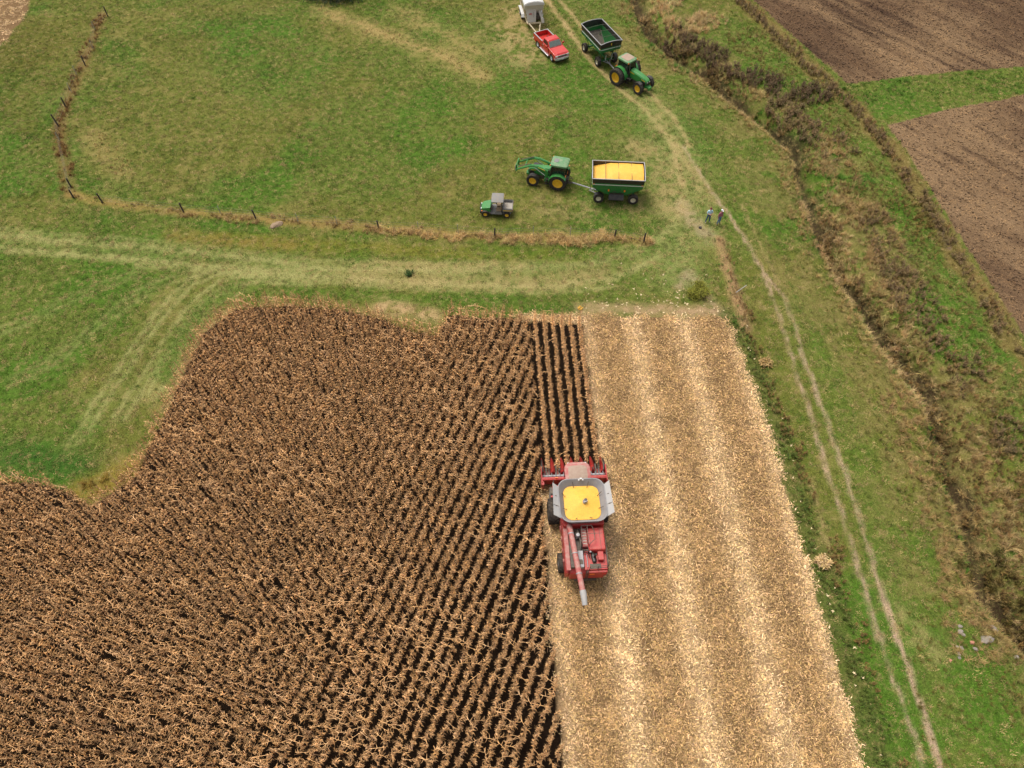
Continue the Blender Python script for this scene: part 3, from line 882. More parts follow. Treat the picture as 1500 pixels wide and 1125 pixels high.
def vegetation(name, label, variants, specs):
    PT, TI, SC, LE = [], [], [], []
    for P, half, dens, col, s0, s1, seed in specs:
        P = pxl(P) if not isinstance(P, np.ndarray) else P
        Q = belt(P, half, dens, seed)
        dq = dist_poly(Q[:, 0], Q[:, 1], creek)
        Q = Q[(dq > 0.55) | (fbm(Q[:, 0], Q[:, 1], 3.5, 99) < 0.46)]
        Q = Q[~(in_poly(Q[:, 0], Q[:, 1], plow_a) | in_poly(Q[:, 0], Q[:, 1], plow_b))]
        n = len(Q)
        PT.append(Q); TI.append(np.array(col)[None] * rng.uniform(0.7, 1.25, (n, 1)) * rng.uniform(0.92, 1.08, (n, 3)))
        k = fbm(Q[:, 0], Q[:, 1], 1.1, seed + 20)
        SC.append(rng.uniform(s0, s1, n) * (0.6 + 0.8 * k))
        LE.append(np.column_stack([rng.normal(0.10, 0.2, n), rng.normal(-0.15, 0.2, n)]))
    Q = np.concatenate(PT); n = len(Q)
    z = height(Q[:, 0], Q[:, 1])
    scatter(name, label, np.column_stack([Q, z]), variants, rng.uniform(0, 6.28, n), np.concatenate(SC), np.concatenate(TI), None, np.concatenate(LE))

TANG, TANG2, BROWN, BROWN2, LUSH, OLIVE, DGREEN = C(192, 164, 116), C(168, 142, 94), C(122, 102, 74), C(98, 80, 60), C(88, 128, 44), C(120, 112, 56), C(78, 94, 44)
# weeds on the creek banks
cl = lambda dx, dy, a=0, b=None: creek[a:b] + np.array([dx, dy])
vegetation('creek_bank_grass', 'tall dry tan grass leaning along both banks of the creek', tall_var, [
    (cl(-1.9, -0.6, 0, 20), 1.0, 4.5, C(166, 144, 92), 0.45, 0.85, 1), (cl(-2.6, -0.8, 0, 20), 1.3, 3, C(128, 130, 60), 0.3, 0.6, 66), ([(1100, 60), (1180, 130), (1250, 210), (1320, 300), (1360, 400), (1420, 500), (1480, 600)], 3.2, 5, C(132, 118, 66), 0.35, 0.7, 62), ([(1420, 950), (1440, 1040), (1470, 1120)], 4.5, 3, C(112, 104, 50), 0.25, 0.5, 63), ([(1240, 480), (1290, 600), (1330, 700), (1350, 800)], 2.2, 3, C(150, 136, 82), 0.25, 0.5, 64), (cl(1.9, 0.4, 3), 1.4, 4.5, C(172, 148, 100), 0.6, 1.1, 2),
    ([(1195, 300), (1240, 400), (1290, 480), (1345, 560), (1375, 640)], 1.3, 6, TANG, 0.5, 1.0, 3),
    ([(1330, 600), (1370, 700), (1400, 800), (1420, 880)], 2.0, 5, TANG2, 0.5, 0.9, 4),
    ([(1040, 30), (1000, 40), (960, 10), (990, 0)], 2.0, 5, TANG, 0.7, 1.2, 5),
    ([(1220, 220), (1250, 300), (1290, 350), (1310, 420)], 2.0, 5, TANG2, 0.6, 1.1, 6),
    ([(1170, 225), (1150, 190), (1100, 165), (1040, 130), (985, 95)], 0.8, 7, TANG, 0.4, 0.8, 7),
    ([(1440, 800), (1480, 700), (1450, 620), (1480, 560)], 2.5, 3.0, TANG2, 0.5, 0.9, 8),
    ([(1420, 940), (1450, 900), (1480, 940)], 1.4, 6, TANG2, 0.5, 0.8, 9),
    ([(1180, 330), (1185, 290), (1170, 250)], 0.7, 8, TANG2, 0.4, 0.7, 10)])
vegetation('creek_weeds', 'dense brown dead weeds beside the creek', weed_var, [
    ([(985, 50), (1040, 80), (1100, 112), (1160, 140), (1196, 140)], 1.9, 8, BROWN2, 0.8, 1.3, 11),
    ([(1150, 160), (1190, 190), (1230, 220)], 2.0, 7, BROWN, 0.8, 1.3, 12),
    ([(1280, 330), (1320, 410), (1360, 470), (1420, 560), (1470, 640)], 1.8, 6, BROWN, 0.7, 1.1, 13),
    ([(1230, 290), (1300, 300), (1350, 330)], 2.5, 4, C(120, 104, 56), 0.5, 0.9, 14),
    (cl(0.5, 0.1), 1.0, 5, C(118, 96, 58), 0.6, 1.1, 15), ([(1300, 440), (1370, 540), (1440, 640), (1500, 720)], 2.6, 5, C(124, 102, 62), 0.5, 0.9, 19), ([(1340, 640), (1390, 760), (1440, 860), (1500, 960), (1540, 1040)], 3.0, 3, C(120, 108, 60), 0.35, 0.7, 61),
    ([(1440, 820), (1480, 860), (1530, 900)], 1.6, 8, C(84, 74, 34), 0.7, 1.2, 16),
    ([(1400, 700), (1450, 700), (1500, 760), (1530, 840)], 3.0, 4, C(104, 82, 48), 0.5, 0.9, 17),
    ([(1480, 620), (1500, 700), (1530, 760)], 2.2, 4, C(106, 90, 48), 0.5, 0.8, 18)])
vegetation('creek_green_growth', 'lush bright green growth in the damp creek bottom', tall_var, [
    ([(1215, 255), (1240, 275), (1262, 262)], 1.2, 12, LUSH, 0.4, 0.8, 21),
    ([(1180, 260), (1190, 300)], 0.6, 12, LUSH, 0.4, 0.7, 22),
    ([(1258, 430), (1285, 465), (1308, 500)], 0.45, 16, LUSH, 0.4, 0.7, 23),
    ([(950, 60), (990, 90), (1010, 100)], 0.9, 8, LUSH, 0.4, 0.7, 24),
    ([(1110, 160), (1135, 180)], 0.7, 12, LUSH, 0.4, 0.7, 25),
    (cl(-0.9, -0.3, 12), 0.35, 9, LUSH, 0.35, 0.6, 26),
    ([(1060, 20), (1110, 70), (1180, 110), (1250, 170)], 1.6, 2.0, C(98, 122, 48), 0.3, 0.5, 27),
    ([(1340, 350), (1380, 420), (1430, 500), (1480, 590), (1530, 680)], 1.3, 2.5, C(98, 122, 50), 0.3, 0.5, 28),
    ([(1245, 140), (1330, 130), (1420, 120), (1500, 118), (1580, 108)], 2.2, 6, C(92, 124, 44), 0.3, 0.6, 29)])
vegetation('field_margin_weeds', 'brown and tan weeds along the margin of the ploughed ground', weed_var, [
    (plow_edge + np.array([-0.3, -0.2]), 0.65, 9, BROWN, 0.6, 1.0, 31),
    (plow_edge + np.array([0.1, 0.3]), 0.6, 5, C(140, 112, 72), 0.5, 0.9, 32)])
vegetation('stubble_margin_weeds', 'dark green and brown weeds along the stubble edge', weed_var, [
    (field_edge + np.array([0.55, 0.0]), 0.5, 9, C(92, 108, 48), 0.35, 0.65, 41),
    (field_edge + np.array([1.3, 0.1]), 0.5, 9, C(120, 98, 58), 0.4, 0.75, 42),
    (field_edge + np.array([0.9, 0.0]), 0.5, 7, C(92, 104, 46), 0.4, 0.7, 43),
    (berm + np.array([0.4, 0.0]), 0.35, 14, C(140, 108, 72), 0.3, 0.5, 44),
    (berm + np.array([-0.6, 0.0]), 0.25, 14, C(80, 118, 42), 0.3, 0.5, 45)])
vegetation('fence_row_grass', 'dead tan grass and stalks grown up under the pasture fence', tall_var, [
    (fence_b[2:] + np.array([0, -0.2]), 0.45, 11, TANG2, 0.4, 0.75, 51),
    (fence_b[4:] + np.array([0, -0.35]), 0.55, 14, C(196, 166, 112), 0.6, 1.0, 52),
    (fence_a, 0.6, 7, C(132, 100, 58), 0.4, 0.8, 53),
    (fence_b[:3], 0.35, 8, C(150, 124, 80), 0.3, 0.55, 54),
    ([(145, 205), (165, 232), (185, 250)], 1.1, 5, C(172, 148, 92), 0.3, 0.5, 55),
    ([(118, 724), (140, 716), (165, 704), (188, 688)], 0.8, 7, C(140, 116, 52), 0.4, 0.7, 56),
    ([(700, 112), (730, 100), (760, 112), (785, 118)], 1.3, 3, C(168, 146, 88), 0.3, 0.5, 57),
    ([(540, 42), (600, 62), (660, 88), (700, 112)], 0.7, 6, C(164, 146, 92), 0.25, 0.4, 58)])

# clods of the tilled ground
def clods():
    var = []
    for k in range(5):
        r_ = random.Random(600 + k); m = MB(); m.ball((0, 0, 0.02), (0.07, 0.06, 0.045), 6, 4)
        v = VB(); v.v = [(x * r_.uniform(0.7, 1.4), y * r_.uniform(0.7, 1.4), z * r_.uniform(0.7, 1.5)) for x, y, z in m.v]; v.f = m.f; v.c = [(1, 1, 1)] * len(m.v)
        var.append(v.mesh('clod_%d' % k))
    for k in range(3):
        v = VB(); global rr; rr = random.Random(620 + k)
        for q in range(3): v.blade((U(-.15, .15), U(-.15, .15), 0.02), U(0, 6.28), U(0.12, 0.3), 0.02, U(-5, 25), U(0, 30), 2, (2.0, 1.9, 1.6), 0.6)
        var.append(v.mesh('straw_%d' % k))
    P = rand_in(60000, 22, 82, 35, 104); P = P[in_view(P) & (in_poly(P[:, 0], P[:, 1], plow_a) | in_poly(P[:, 0], P[:, 1], plow_b))]
    c, _, _ = ground_colour(P[:, 0], P[:, 1]); n = len(P)
    t = c * rng.uniform(0.55, 1.5, (n, 1))
    scatter('soil_clods', 'brown clods and straw on the tilled ground', np.column_stack([P, height(P[:, 0], P[:, 1])]), var, rng.uniform(0, 6.28, n), rng.uniform(0.5, 1.7, n), t)
clods()
# ------------------------------------------------------------------ machines
def wheel(parent, c, Rt, W, rim_r, rim_m, side=1, lugs=0, dish=0.35):
    """wheel (rim and hub) with its tyre as a sub-part; axle along x, side = +1 when the outer face looks to +x"""
    mb = MB()
    w = W / 2 * side
    mb.lathe([(rim_r * 0.99, -w * 0.8), (rim_r * 0.99, w * 0.82), (rim_r * 0.90, w * 0.84), (rim_r * 0.80, w * dish), (rim_r * 0.45, w * dish * 0.7), (rim_r * 0.30, w * dish * 0.7), (rim_r * 0.30, w * (dish + 0.22)), (rim_r * 0.18, w * (dish + 0.25)), (0.002, w * (dish + 0.25))], c, 'x', 24)
    for k in range(8):
        a = 2 * math.pi * k / 8
        mb.box((c[0] + w * (dish * 0.7 + 0.04), c[1] + rim_r * 0.38 * math.cos(a), c[2] + rim_r * 0.38 * math.sin(a)), (0.03, 0.04, 0.04))
    wh = mb.build('wheel', rim_m, parent)
    tb = MB()
    h = W / 2
    tb.lathe([(rim_r, -h * 0.80), (rim_r * 1.06, -h * 0.97), ((rim_r + Rt) / 2, -h * 1.04), (Rt * 0.93, -h * 0.98), (Rt * 0.975, -h * 0.80), (Rt * 0.985, 0), (Rt * 0.975, h * 0.80), (Rt * 0.93, h * 0.98), ((rim_r + Rt) / 2, h * 1.04), (rim_r * 1.06, h * 0.97), (rim_r, h * 0.80)], c, 'x', 36)
    for k in range(lugs):
        for s in (-1, 1):
            a = 2 * math.pi * (k + (0.5 if s > 0 else 0)) / lugs
            p = (c[0] + s * h * 0.48, c[1] + Rt * 0.985 * math.cos(a), c[2] + Rt * 0.985 * math.sin(a))
            m = Matrix.Translation(p) @ Matrix.Rotation(a - math.pi / 2, 4, 'X') @ Matrix.Rotation(s * R(38), 4, 'Z')
            T0 = tb.T; tb.T = T0 @ m
            tb.box((0, 0, 0), (h * 1.12, Rt * 0.075, Rt * 0.06)); tb.T = T0
    t = tb.build('tyre', 'rubber', wh)
    return wh

def rrect(hx, hy, r, z, n=4, cx=0, cy=0):
    out = []
    for qx, qy, a0 in ((1, 1, 0), (-1, 1, 90), (-1, -1, 180), (1, -1, 270)):
        for k in range(n + 1):
            a = R(a0 + 90 * k / n)
            out.append((cx + qx * (hx - r) + r * math.cos(a), cy + qy * (hy - r) + r * math.sin(a), z))
    return out

def rail(mb, pts, r=0.025): mb.tube(pts, r, 6)

# ---- combine harvester
def combine():
    t = thing('combine_harvester', 'red combine harvester with corn header cutting the edge of the standing corn', 'combine', (COMB[0], COMB[1], 0), ROW)
    P = lambda n, m, fn, b=0.0, par=None: part(n, m, par or t, fn, b)
    P('chassis', 'dark', lambda b: (b.span((-0.9, -5.0, 0.75), (0.9, 1.0, 1.25)), b.span((-1.6, -0.16, 0.8), (1.6, 0.16, 1.1)), b.span((-1.35, -3.95, 0.55), (1.35, -3.75, 0.80)), b.span((-0.75, -5.3, 0.9), (0.75, -5.0, 1.24))))
    side = [(-5.25, 1.25), (-5.3, 2.35), (-4.9, 2.75), (-2.4, 2.95), (0.75, 2.95), (0.75, 1.5), (-0.9, 1.2)]
    body = P('body', 'red', lambda b: b.prism(side, 'x', -1.15, 1.25), 0.05)
    for s in (-1, 1):
        x0, x1 = (-1.42, -1.17) if s < 0 else (1.27, 1.44)
        sp = P('side_panel', 'red', lambda b: (b.prism([(-5.15, 1.35), (-5.2, 2.30), (-4.8, 2.72), (-3.3, 2.85), (-3.3, 1.3)], 'x', x0, x1), b.prism([(-3.24, 1.3), (-3.24, 2.86), (-1.1, 2.90), (-1.1, 1.75), (-1.5, 1.3)], 'x', x0, x1)), 0.03)
        P('panel_stripe', 'black', lambda b: b.span((x0 - 0.006 if s < 0 else x1, -4.7, 2.0), (x0 if s < 0 else x1 + 0.006, -1.3, 2.14)), 0, sp)
    P('upper_side_rail', 'red_dusty', lambda b: b.loft([[(-1.40, -5.2, 2.70), (-1.08, -5.2, 2.74), (-1.08, -5.2, 2.86), (-1.36, -5.2, 2.82)], [(-1.42, -2.3, 2.95), (-1.10, -2.3, 3.0), (-1.10, -2.3, 3.16), (-1.38, -2.3, 3.12)]]), 0.02)
    # engine deck
    P('gap_shade_strip', 'dark', lambda b: b.span((-1.06, -5.05, 2.70), (-0.16, -2.32, 2.965)))  # flat dark strip standing in for the shaded gap beside the auger
    P('gap_divider', 'red', lambda b: (b.span((-0.80, -5.1, 2.75), (-0.72, -2.34, 3.08)),), 0.01)
    for k in range(4):
        P('belt_guard', 'red_dusty', lambda b: b.lathe([(0.001, 0.0), (0.22 - 0.03 * k, 0.0), (0.22 - 0.03 * k, 0.06), (0.001, 0.06)], (-1.49, -1.8 - 0.8 * k, 1.9 + 0.1 * (k % 2)), 'x', 16))
    P('deck', 'red', lambda b: b.span((-0.15, -5.25, 2.80), (1.38, -4.1, 2.90)), 0.02)
    hood = P('engine_hood', 'red', lambda b: (b.loft([rrect(0.58, 0.82, 0.08, 2.9, 3, 0.77, -3.28), rrect(0.58, 0.82, 0.10, 3.38, 3, 0.77, -3.28), rrect(0.52, 0.76, 0.10, 3.46, 3, 0.77, -3.28)]), b.span((0.78, -4.72, 2.9), (1.16, -4.05, 3.26))), 0.02)
    P('hood_seam', 'dark', lambda b: (b.span((0.25, -2.93, 3.462), (1.25, -2.90, 3.468)), b.span((0.6, -4.02, 3.2), (0.72, -3.98, 3.4))), 0, hood)
    P('louvre_panel', 'red_dusty', lambda b: (b.span((-0.20, -3.75, 2.95), (0.16, -2.45, 3.28)), [b.span((-0.18, -3.70 + 0.2 * k, 3.28), (0.14, -3.62 + 0.2 * k, 3.32)) for k in range(6)]))
    for k in range(6):
        P('louvre', 'offwhite', lambda b: b.span((-0.16, -3.58 + 0.2 * k, 3.281), (0.12, -3.53 + 0.2 * k, 3.30)))
    P('hand_rail', 'dark', lambda b: (rail(b, [(-0.22, -2.5, 3.3), (-0.22, -2.5, 3.85), (0.5, -2.5, 3.85), (0.62, -2.9, 3.85), (0.62, -3.5, 3.85), (0.25, -3.8, 3.85), (0.25, -3.8, 3.3)]), rail(b, [(-0.22, -2.5, 3.85), (-0.22, -3.75, 3.85), (-0.22, -3.75, 3.3)]), rail(b, [(0.18, -2.5, 3.85), (0.18, -3.8, 3.85)])))
    P('deck_rail', 'dark', lambda b: ([rail(b, [(1.36, -3.3, z), (1.36, -5.15, z), (1.25, -5.26, z), (0.15, -5.26, z)], 0.022) for z in (3.25, 3.55)], [rail(b, [p + (2.9,), p + (3.55,)], 0.022) for p in ((1.36, -4.2), (1.36, -5.15), (0.7, -5.26), (0.15, -5.26))]))
    eng = P('engine', 'dark', lambda b: (b.span((-0.62, -3.9, 2.8), (-0.22, -2.45, 3.05)), b.span((-0.60, -3.2, 3.05), (-0.30, -2.75, 3.30)), b.span((-0.55, -4.9, 2.8), (-0.25, -3.9, 3.12)), b.tube([(-0.45, -2.5, 3.25), (-0.42, -2.9, 3.45), (-0.3, -3.4, 3.4), (-0.35, -3.9, 3.2)], 0.07, 8), b.tube([(-0.2, -3.9, 3.0), (0.2, -4.0, 3.2), (0.5, -4.15, 3.1)], 0.06, 8)), 0.02)
    P('air_cleaner', 'grey', lambda b: (b.lathe([(0.001, 0.28), (0.12, 0.27), (0.13, 0.0), (0.12, -0.27), (0.001, -0.28)], (-0.47, -3.05, 3.42), 'z', 12), b.tube([(0.05, -4.2, 3.0), (0.05, -5.1, 3.0)], 0.03, 6), b.ball((0.30, -4.15, 3.3), 0.08)), 0, eng)
    P('cooler_screen', 'grey', lambda b: b.prism([(-5.1, 2.75), (-5.1, 3.05), (-4.0, 3.2), (-4.0, 2.75)], 'x', -0.60, -0.20), 0.02)
    P('muffler', 'black', lambda b: (b.tube([(0.48, -4.22, 2.95), (0.52, -4.62, 3.0), (0.52, -4.80, 3.05)], [0.17, 0.17, 0.12], 12), b.tube([(0.52, -4.5, 3.1), (0.62, -4.45, 3.55)], 0.07, 8)))
    P('panel_gap', 'black', lambda b: (b.span((0.16, -4.13, 2.902), (1.36, -4.10, 2.93)), b.span((0.17, -4.1, 2.902), (0.19, -2.46, 3.2)), b.span((1.02, -4.05, 3.463), (1.04, -2.5, 3.469))))
    P('deck_walkway', 'dark', lambda b: (b.span((0.20, -5.2, 2.902), (0.95, -4.86, 2.93)),))
    P('hose', 'black', lambda b: ([b.tube([(-0.2 + 0.05 * k, -4.05, 3.1), (0.1 + 0.05 * k, -4.2 - 0.05 * k, 3.25), (0.25, -4.5, 3.0)], 0.02, 6) for k in range(3)],))
    P('rear_bumper', 'red', lambda b: (b.span((0.10, -5.42, 2.48), (1.36, -5.27, 2.78)),), 0.02)
    P('tail_lamp', 'orange', lambda b: b.span((0.16, -5.46, 2.50), (0.5, -5.425, 2.60)))
    P('tail_lamp', 'redlamp', lambda b: b.span((1.0, -5.46, 2.50), (1.3, -5.425, 2.60)))
    P('straw_chopper', 'dark', lambda b: b.prism([(-4.6, 0.75), (-5.1, 0.70), (-5.15, 1.2), (-4.8, 1.5)], 'x', -0.8, 0.8))
    P('rear_ladder', 'dark', lambda b: (rail(b, [(-0.05, -5.35, 1.2), (-0.05, -5.35, 3.4)], 0.02), rail(b, [(0.10, -5.35, 1.2), (0.10, -5.35, 3.4)], 0.02), [b.span((-0.05, -5.37, 1.4 + 0.3 * k), (0.1, -5.33, 1.43 + 0.3 * k)) for k in range(6)]))
    # grain tank
    P('tank_wall', 'red', lambda b: (b.span((-1.38, -2.3, 2.9), (1.42, 0.75, 3.55)),), 0.04)
    O = lambda hx, hy, r, z, cy=-0.77: rrect(hx, hy, r, z, 5, 0.02, cy)
    def ring(b):
        outer = [O(1.36, 1.40, 0.55, 3.52), O(1.62, 1.62, 0.72, 4.22), O(1.64, 1.64, 0.74, 4.30)]
        inner = [O(1.58, 1.58, 0.70, 4.30), O(1.40, 1.40, 0.62, 4.0), O(1.20, 1.24, 0.50, 3.70)]
        b.loft(outer + inner, cap=False)
    tk = P('tank_extension', 'rubber_grey', ring)
    n = 24
    for k in range(8):                                                # pleats and stays of the soft tank corners
        a = 2 * math.pi * (k + 0.5) / 8
        P('tank_rib', 'dark', lambda b: b.tube([(0.02 + 1.17 * math.cos(a), -0.77 + 1.2 * math.sin(a), 3.80), (0.02 + 1.50 * math.cos(a), -0.77 + 1.5 * math.sin(a), 4.27)], 0.022, 6), 0, tk)
    for s in (-1, 1):
        wg = P('tank_wing', 'panel_grey', lambda b: b.loft([[(0.02 + s * 1.55, -2.05, 4.16), (0.02 + s * 1.55, 0.30, 4.22), (0.02 + s * 1.55, 0.30, 4.25), (0.02 + s * 1.55, -2.05, 4.19)], [(0.02 + s * 2.08, -1.85, 4.40), (0.02 + s * 1.98, 0.55, 4.46), (0.02 + s * 1.98, 0.55, 4.49), (0.02 + s * 2.08, -1.85, 4.43)]]))
        for q in range(2):
            P('wing_seam', 'dark', lambda b: b.tube([(0.02 + s * 1.56, -1.2 + 0.72 * q, 4.215), (0.02 + s * 2.03, -1.1 + 0.75 * q, 4.455)], 0.014, 5), 0, wg)
            P('wing_latch', 'dark', lambda b: b.box((0.02 + s * 1.82, -1.15 + 0.73 * q, 4.37), (0.1, 0.05, 0.03)), 0, wg)
    P('tank_camera', 'white', lambda b: (b.box((0.05, 0.80, 4.36), (0.16, 0.10, 0.14)), b.box((-0.09, 0.74, 4.30), (0.10, 0.1, 0.05)), b.box((0.19, 0.74, 4.30), (0.10, 0.1, 0.05))), 0.01)
    fa = P('fountain_auger', 'grey', lambda b: (b.tube([(0.10, -0.95, 3.5), (0.16, -0.85, 4.20), (0.22, -0.80, 4.30)], [0.13, 0.13, 0.12], 10), b.box((0.22, -0.93, 4.26), (0.30, 0.06, 0.2), 0.4)))
    P('auger_flight', 'dark', lambda b: b.lathe([(0.02, 0), (0.11, 0.02), (0.11, 0.05), (0.02, 0.07)], (0.24, -0.80, 4.31), 'z', 12), 0, fa)
    # unloading auger folded back
    ua = P('unloading_auger', 'red_dusty', lambda b: (b.tube([(-0.98, -2.15, 3.25), (-0.97, -2.35, 3.5), (-0.93, -2.9, 3.62), (-0.52, -7.0, 3.55)], [0.20, 0.21, 0.19, 0.185], 14), b.tube([(-0.98, -2.1, 2.9), (-0.98, -2.2, 3.4)], 0.24, 12)))
    P('auger_spout', 'panel_grey', lambda b: (b.tube([(-0.53, -6.85, 3.55), (-0.50, -7.1, 3.53), (-0.46, -7.75, 3.36)], [0.215, 0.22, 0.17], 12)), 0, ua)
    P('auger_clamp', 'grey', lambda b: [b.lathe([(0.20, -0.03), (0.215, -0.03), (0.215, 0.03), (0.20, 0.03)], (-0.93 + 0.1 * (k * 1.4), -2.95 - k * 1.4, 3.62 - 0.024 * k), 'y', 14) for k in range(3)], 0, ua)
    # cab
    cab = P('cab', 'red', lambda b: b.loft([rrect(0.82, 0.72, 0.12, 1.75, 3, 0, 1.45), rrect(0.86, 0.78, 0.14, 2.25, 3, 0, 1.52)]))
    P('cab_glass', 'glass', lambda b: b.loft([rrect(0.84, 0.76, 0.20, 2.25, 4, 0, 1.52), rrect(0.84, 0.82, 0.24, 3.30, 4, 0, 1.55)]), 0, cab)
    for sx in (-1, 1):
        for y0, y1 in ((0.80, 0.78), (2.1, 2.2)):
            P('cab_post', 'black', lambda b: b.tube([(sx * 0.84, y0, 2.2), (sx * 0.84, y1, 3.32)], 0.04, 6), 0, cab)
    roof = P('cab_roof', 'red_dusty', lambda b: b.loft([rrect(0.86, 0.86, 0.40, 3.30, 6, 0, 1.66), rrect(0.94, 0.94, 0.48, 3.40, 6, 0, 1.66), rrect(0.92, 0.92, 0.48, 3.52, 6, 0, 1.66), rrect(0.74, 0.76, 0.40, 3.60, 6, 0, 1.66)]), 0, cab)
    P('roof_pad', 'pad', lambda b: b.loft([rrect(0.68, 0.62, 0.32, 3.602, 5, 0, 1.66), rrect(0.64, 0.58, 0.30, 3.625, 5, 0, 1.66)]), 0, cab)
    for k in range(7):
        P('roof_slot', 'red', lambda b: b.box((-0.42 + 0.14 * k, 0.93, 3.61), (0.03, 0.2, 0.03)), 0, cab)
    for s in (-1, 1):
        P('mirror', 'black', lambda b: (b.box((s * 1.22, 2.35, 2.8), (0.05, 0.22, 0.4)), b.tube([(s * 0.86, 2.25, 3.2), (s * 1.22, 2.35, 3.0)], 0.018, 5)), 0, cab)
        P('work_lamp', 'lens', lambda b: b.box((s * 0.6, 2.56, 3.44), (0.2, 0.05, 0.1)), 0, cab)
    P('platform', 'red', lambda b: (b.span((-1.78, 0.82, 1.95), (-0.9, 1.55, 2.05)), b.span((-1.95, 0.62, 1.86), (-1.35, 0.76, 2.0)), b.span((-1.72, 0.9, 1.0), (-1.66, 1.5, 1.95))), 0.02)
    P('platform_rail', 'dark', lambda b: (rail(b, [(-1.75, 0.85, 2.05), (-1.75, 0.85, 2.95), (-1.75, 1.5, 2.95), (-1.75, 1.5, 2.05)], 0.02), [b.span((-1.98, 0.95, 0.6 + 0.32 * k), (-1.74, 1.45, 0.63 + 0.32 * k)) for k in range(5)]))
    P('feeder_house', 'red', lambda b: b.prism([(0.6, 1.0), (0.6, 1.9), (1.6, 1.75), (2.55, 1.05), (2.55, 0.35)], 'x', -0.62, 0.62), 0.03)
    for s in (-1, 1):
        wheel(t, (s * 1.77, 0, 0.93), 0.93, 0.80, 0.46, 'grey', s, 18)
        wheel(t, (s * 1.48, -3.85, 0.68), 0.68, 0.52, 0.34, 'grey', s, 16)
    # corn header
    hd = P('corn_header', 'red', lambda b: (b.span((-2.40, 2.50, 1.12), (2.40, 2.64, 1.26)), b.span((-2.40, 2.52, 0.38), (-0.64, 2.60, 1.12)), b.span((0.64, 2.52, 0.38), (2.40, 2.60, 1.12)), b.span((-2.48, 2.2, 0.28), (-2.40, 3.55, 1.3)), b.span((2.40, 2.2, 0.28), (2.48, 3.55, 1.3)), b.span((-2.4, 2.55, 0.25), (2.4, 3.7, 0.31))), 0.02)
    P('header_back_tube', 'red', lambda b: (b.tube([(-2.4, 2.40, 1.30), (-0.75, 2.40, 1.30)], 0.06, 8), b.tube([(0.75, 2.40, 1.30), (2.4, 2.40, 1.30)], 0.06, 8), b.span((-2.5, 2.05, 0.5), (-2.30, 2.5, 1.22))), 0, hd)
    P('cross_auger', 'grey', lambda b: (b.tube([(-2.36, 2.98, 0.74), (2.36, 2.98, 0.74)], 0.10, 10), [b.lathe([(0.10, -0.015), (0.27, -0.01), (0.27, 0.01), (0.10, 0.015)], (-2.25 + 0.30 * k, 2.98, 0.74), 'x', 14) for k in range(16)]), 0, hd)
    for k in range(7):
        x = -2.286 + 0.762 * k
        e = 0 if 0 < k < 6 else (-1 if k == 0 else 1)
        hw = 0.19 if e == 0 else 0.13
        def sn(b):
            sec = []
            for (y, w, z0, z1) in ((3.25, hw, 0.30, 0.98), (3.65, hw, 0.26, 0.92), (4.2, hw * 0.8, 0.16, 0.66), (4.7, hw * 0.42, 0.08, 0.36), (4.95, 0.02, 0.05, 0.10)):
                sec.append([(x - w, y, z0), (x - w * 0.9, y, z0 + (z1 - z0) * 0.65), (x, y, z1), (x + w * 0.9, y, z0 + (z1 - z0) * 0.65), (x + w, y, z0)])
            b.loft(sec)
        P('snout', 'red', sn, 0, hd)
    for k in range(6):
        x = -1.905 + 0.762 * k
        ru = P('row_unit', 'dark', lambda b: (b.span((x - 0.17, 3.1, 0.32), (x - 0.05, 4.05, 0.48)), b.span((x + 0.05, 3.1, 0.32), (x + 0.17, 4.05, 0.48))), 0, hd)
    for s in (-1, 1):
        P('end_divider', 'black', lambda b: (b.tube([(s * 2.30, 3.2, 1.05), (s * 2.38, 3.7, 1.18), (s * 2.34, 4.3, 0.9)], [0.07, 0.08, 0.05], 8)), 0, hd)
    P('header_lamp', 'orange', lambda b: (b.box((-1.35, 2.50, 1.36), (0.22, 0.06, 0.08)),), 0, hd)
    # grain in the tank
    mb = MB(); rings = []
    for f in (1.0, 0.86, 0.7, 0.5, 0.3, 0.15, 0.05):
        rg = O(1.24 * f + 0.005, 1.27 * f + 0.005, 0.55 * f + 0.002, 3.82 + 0.34 * (1 - f) ** 1.3)
        rings.append([(p[0], p[1], p[2] + 0.03 * (vnoise(p[0] * 1.0, p[1], 0.3, 3) - 0.5)) for p in rg])
    mb.loft([[(p[0], p[1], 3.6) for p in rings[0]]] + rings)
    g = mb.build('corn_grain_heap', 'grain'); g.location = t.location; g.rotation_euler = t.rotation_euler
    tag(g, 'golden shelled corn heaped in the grey tank of the red combine', 'grain')
    return t
combine()

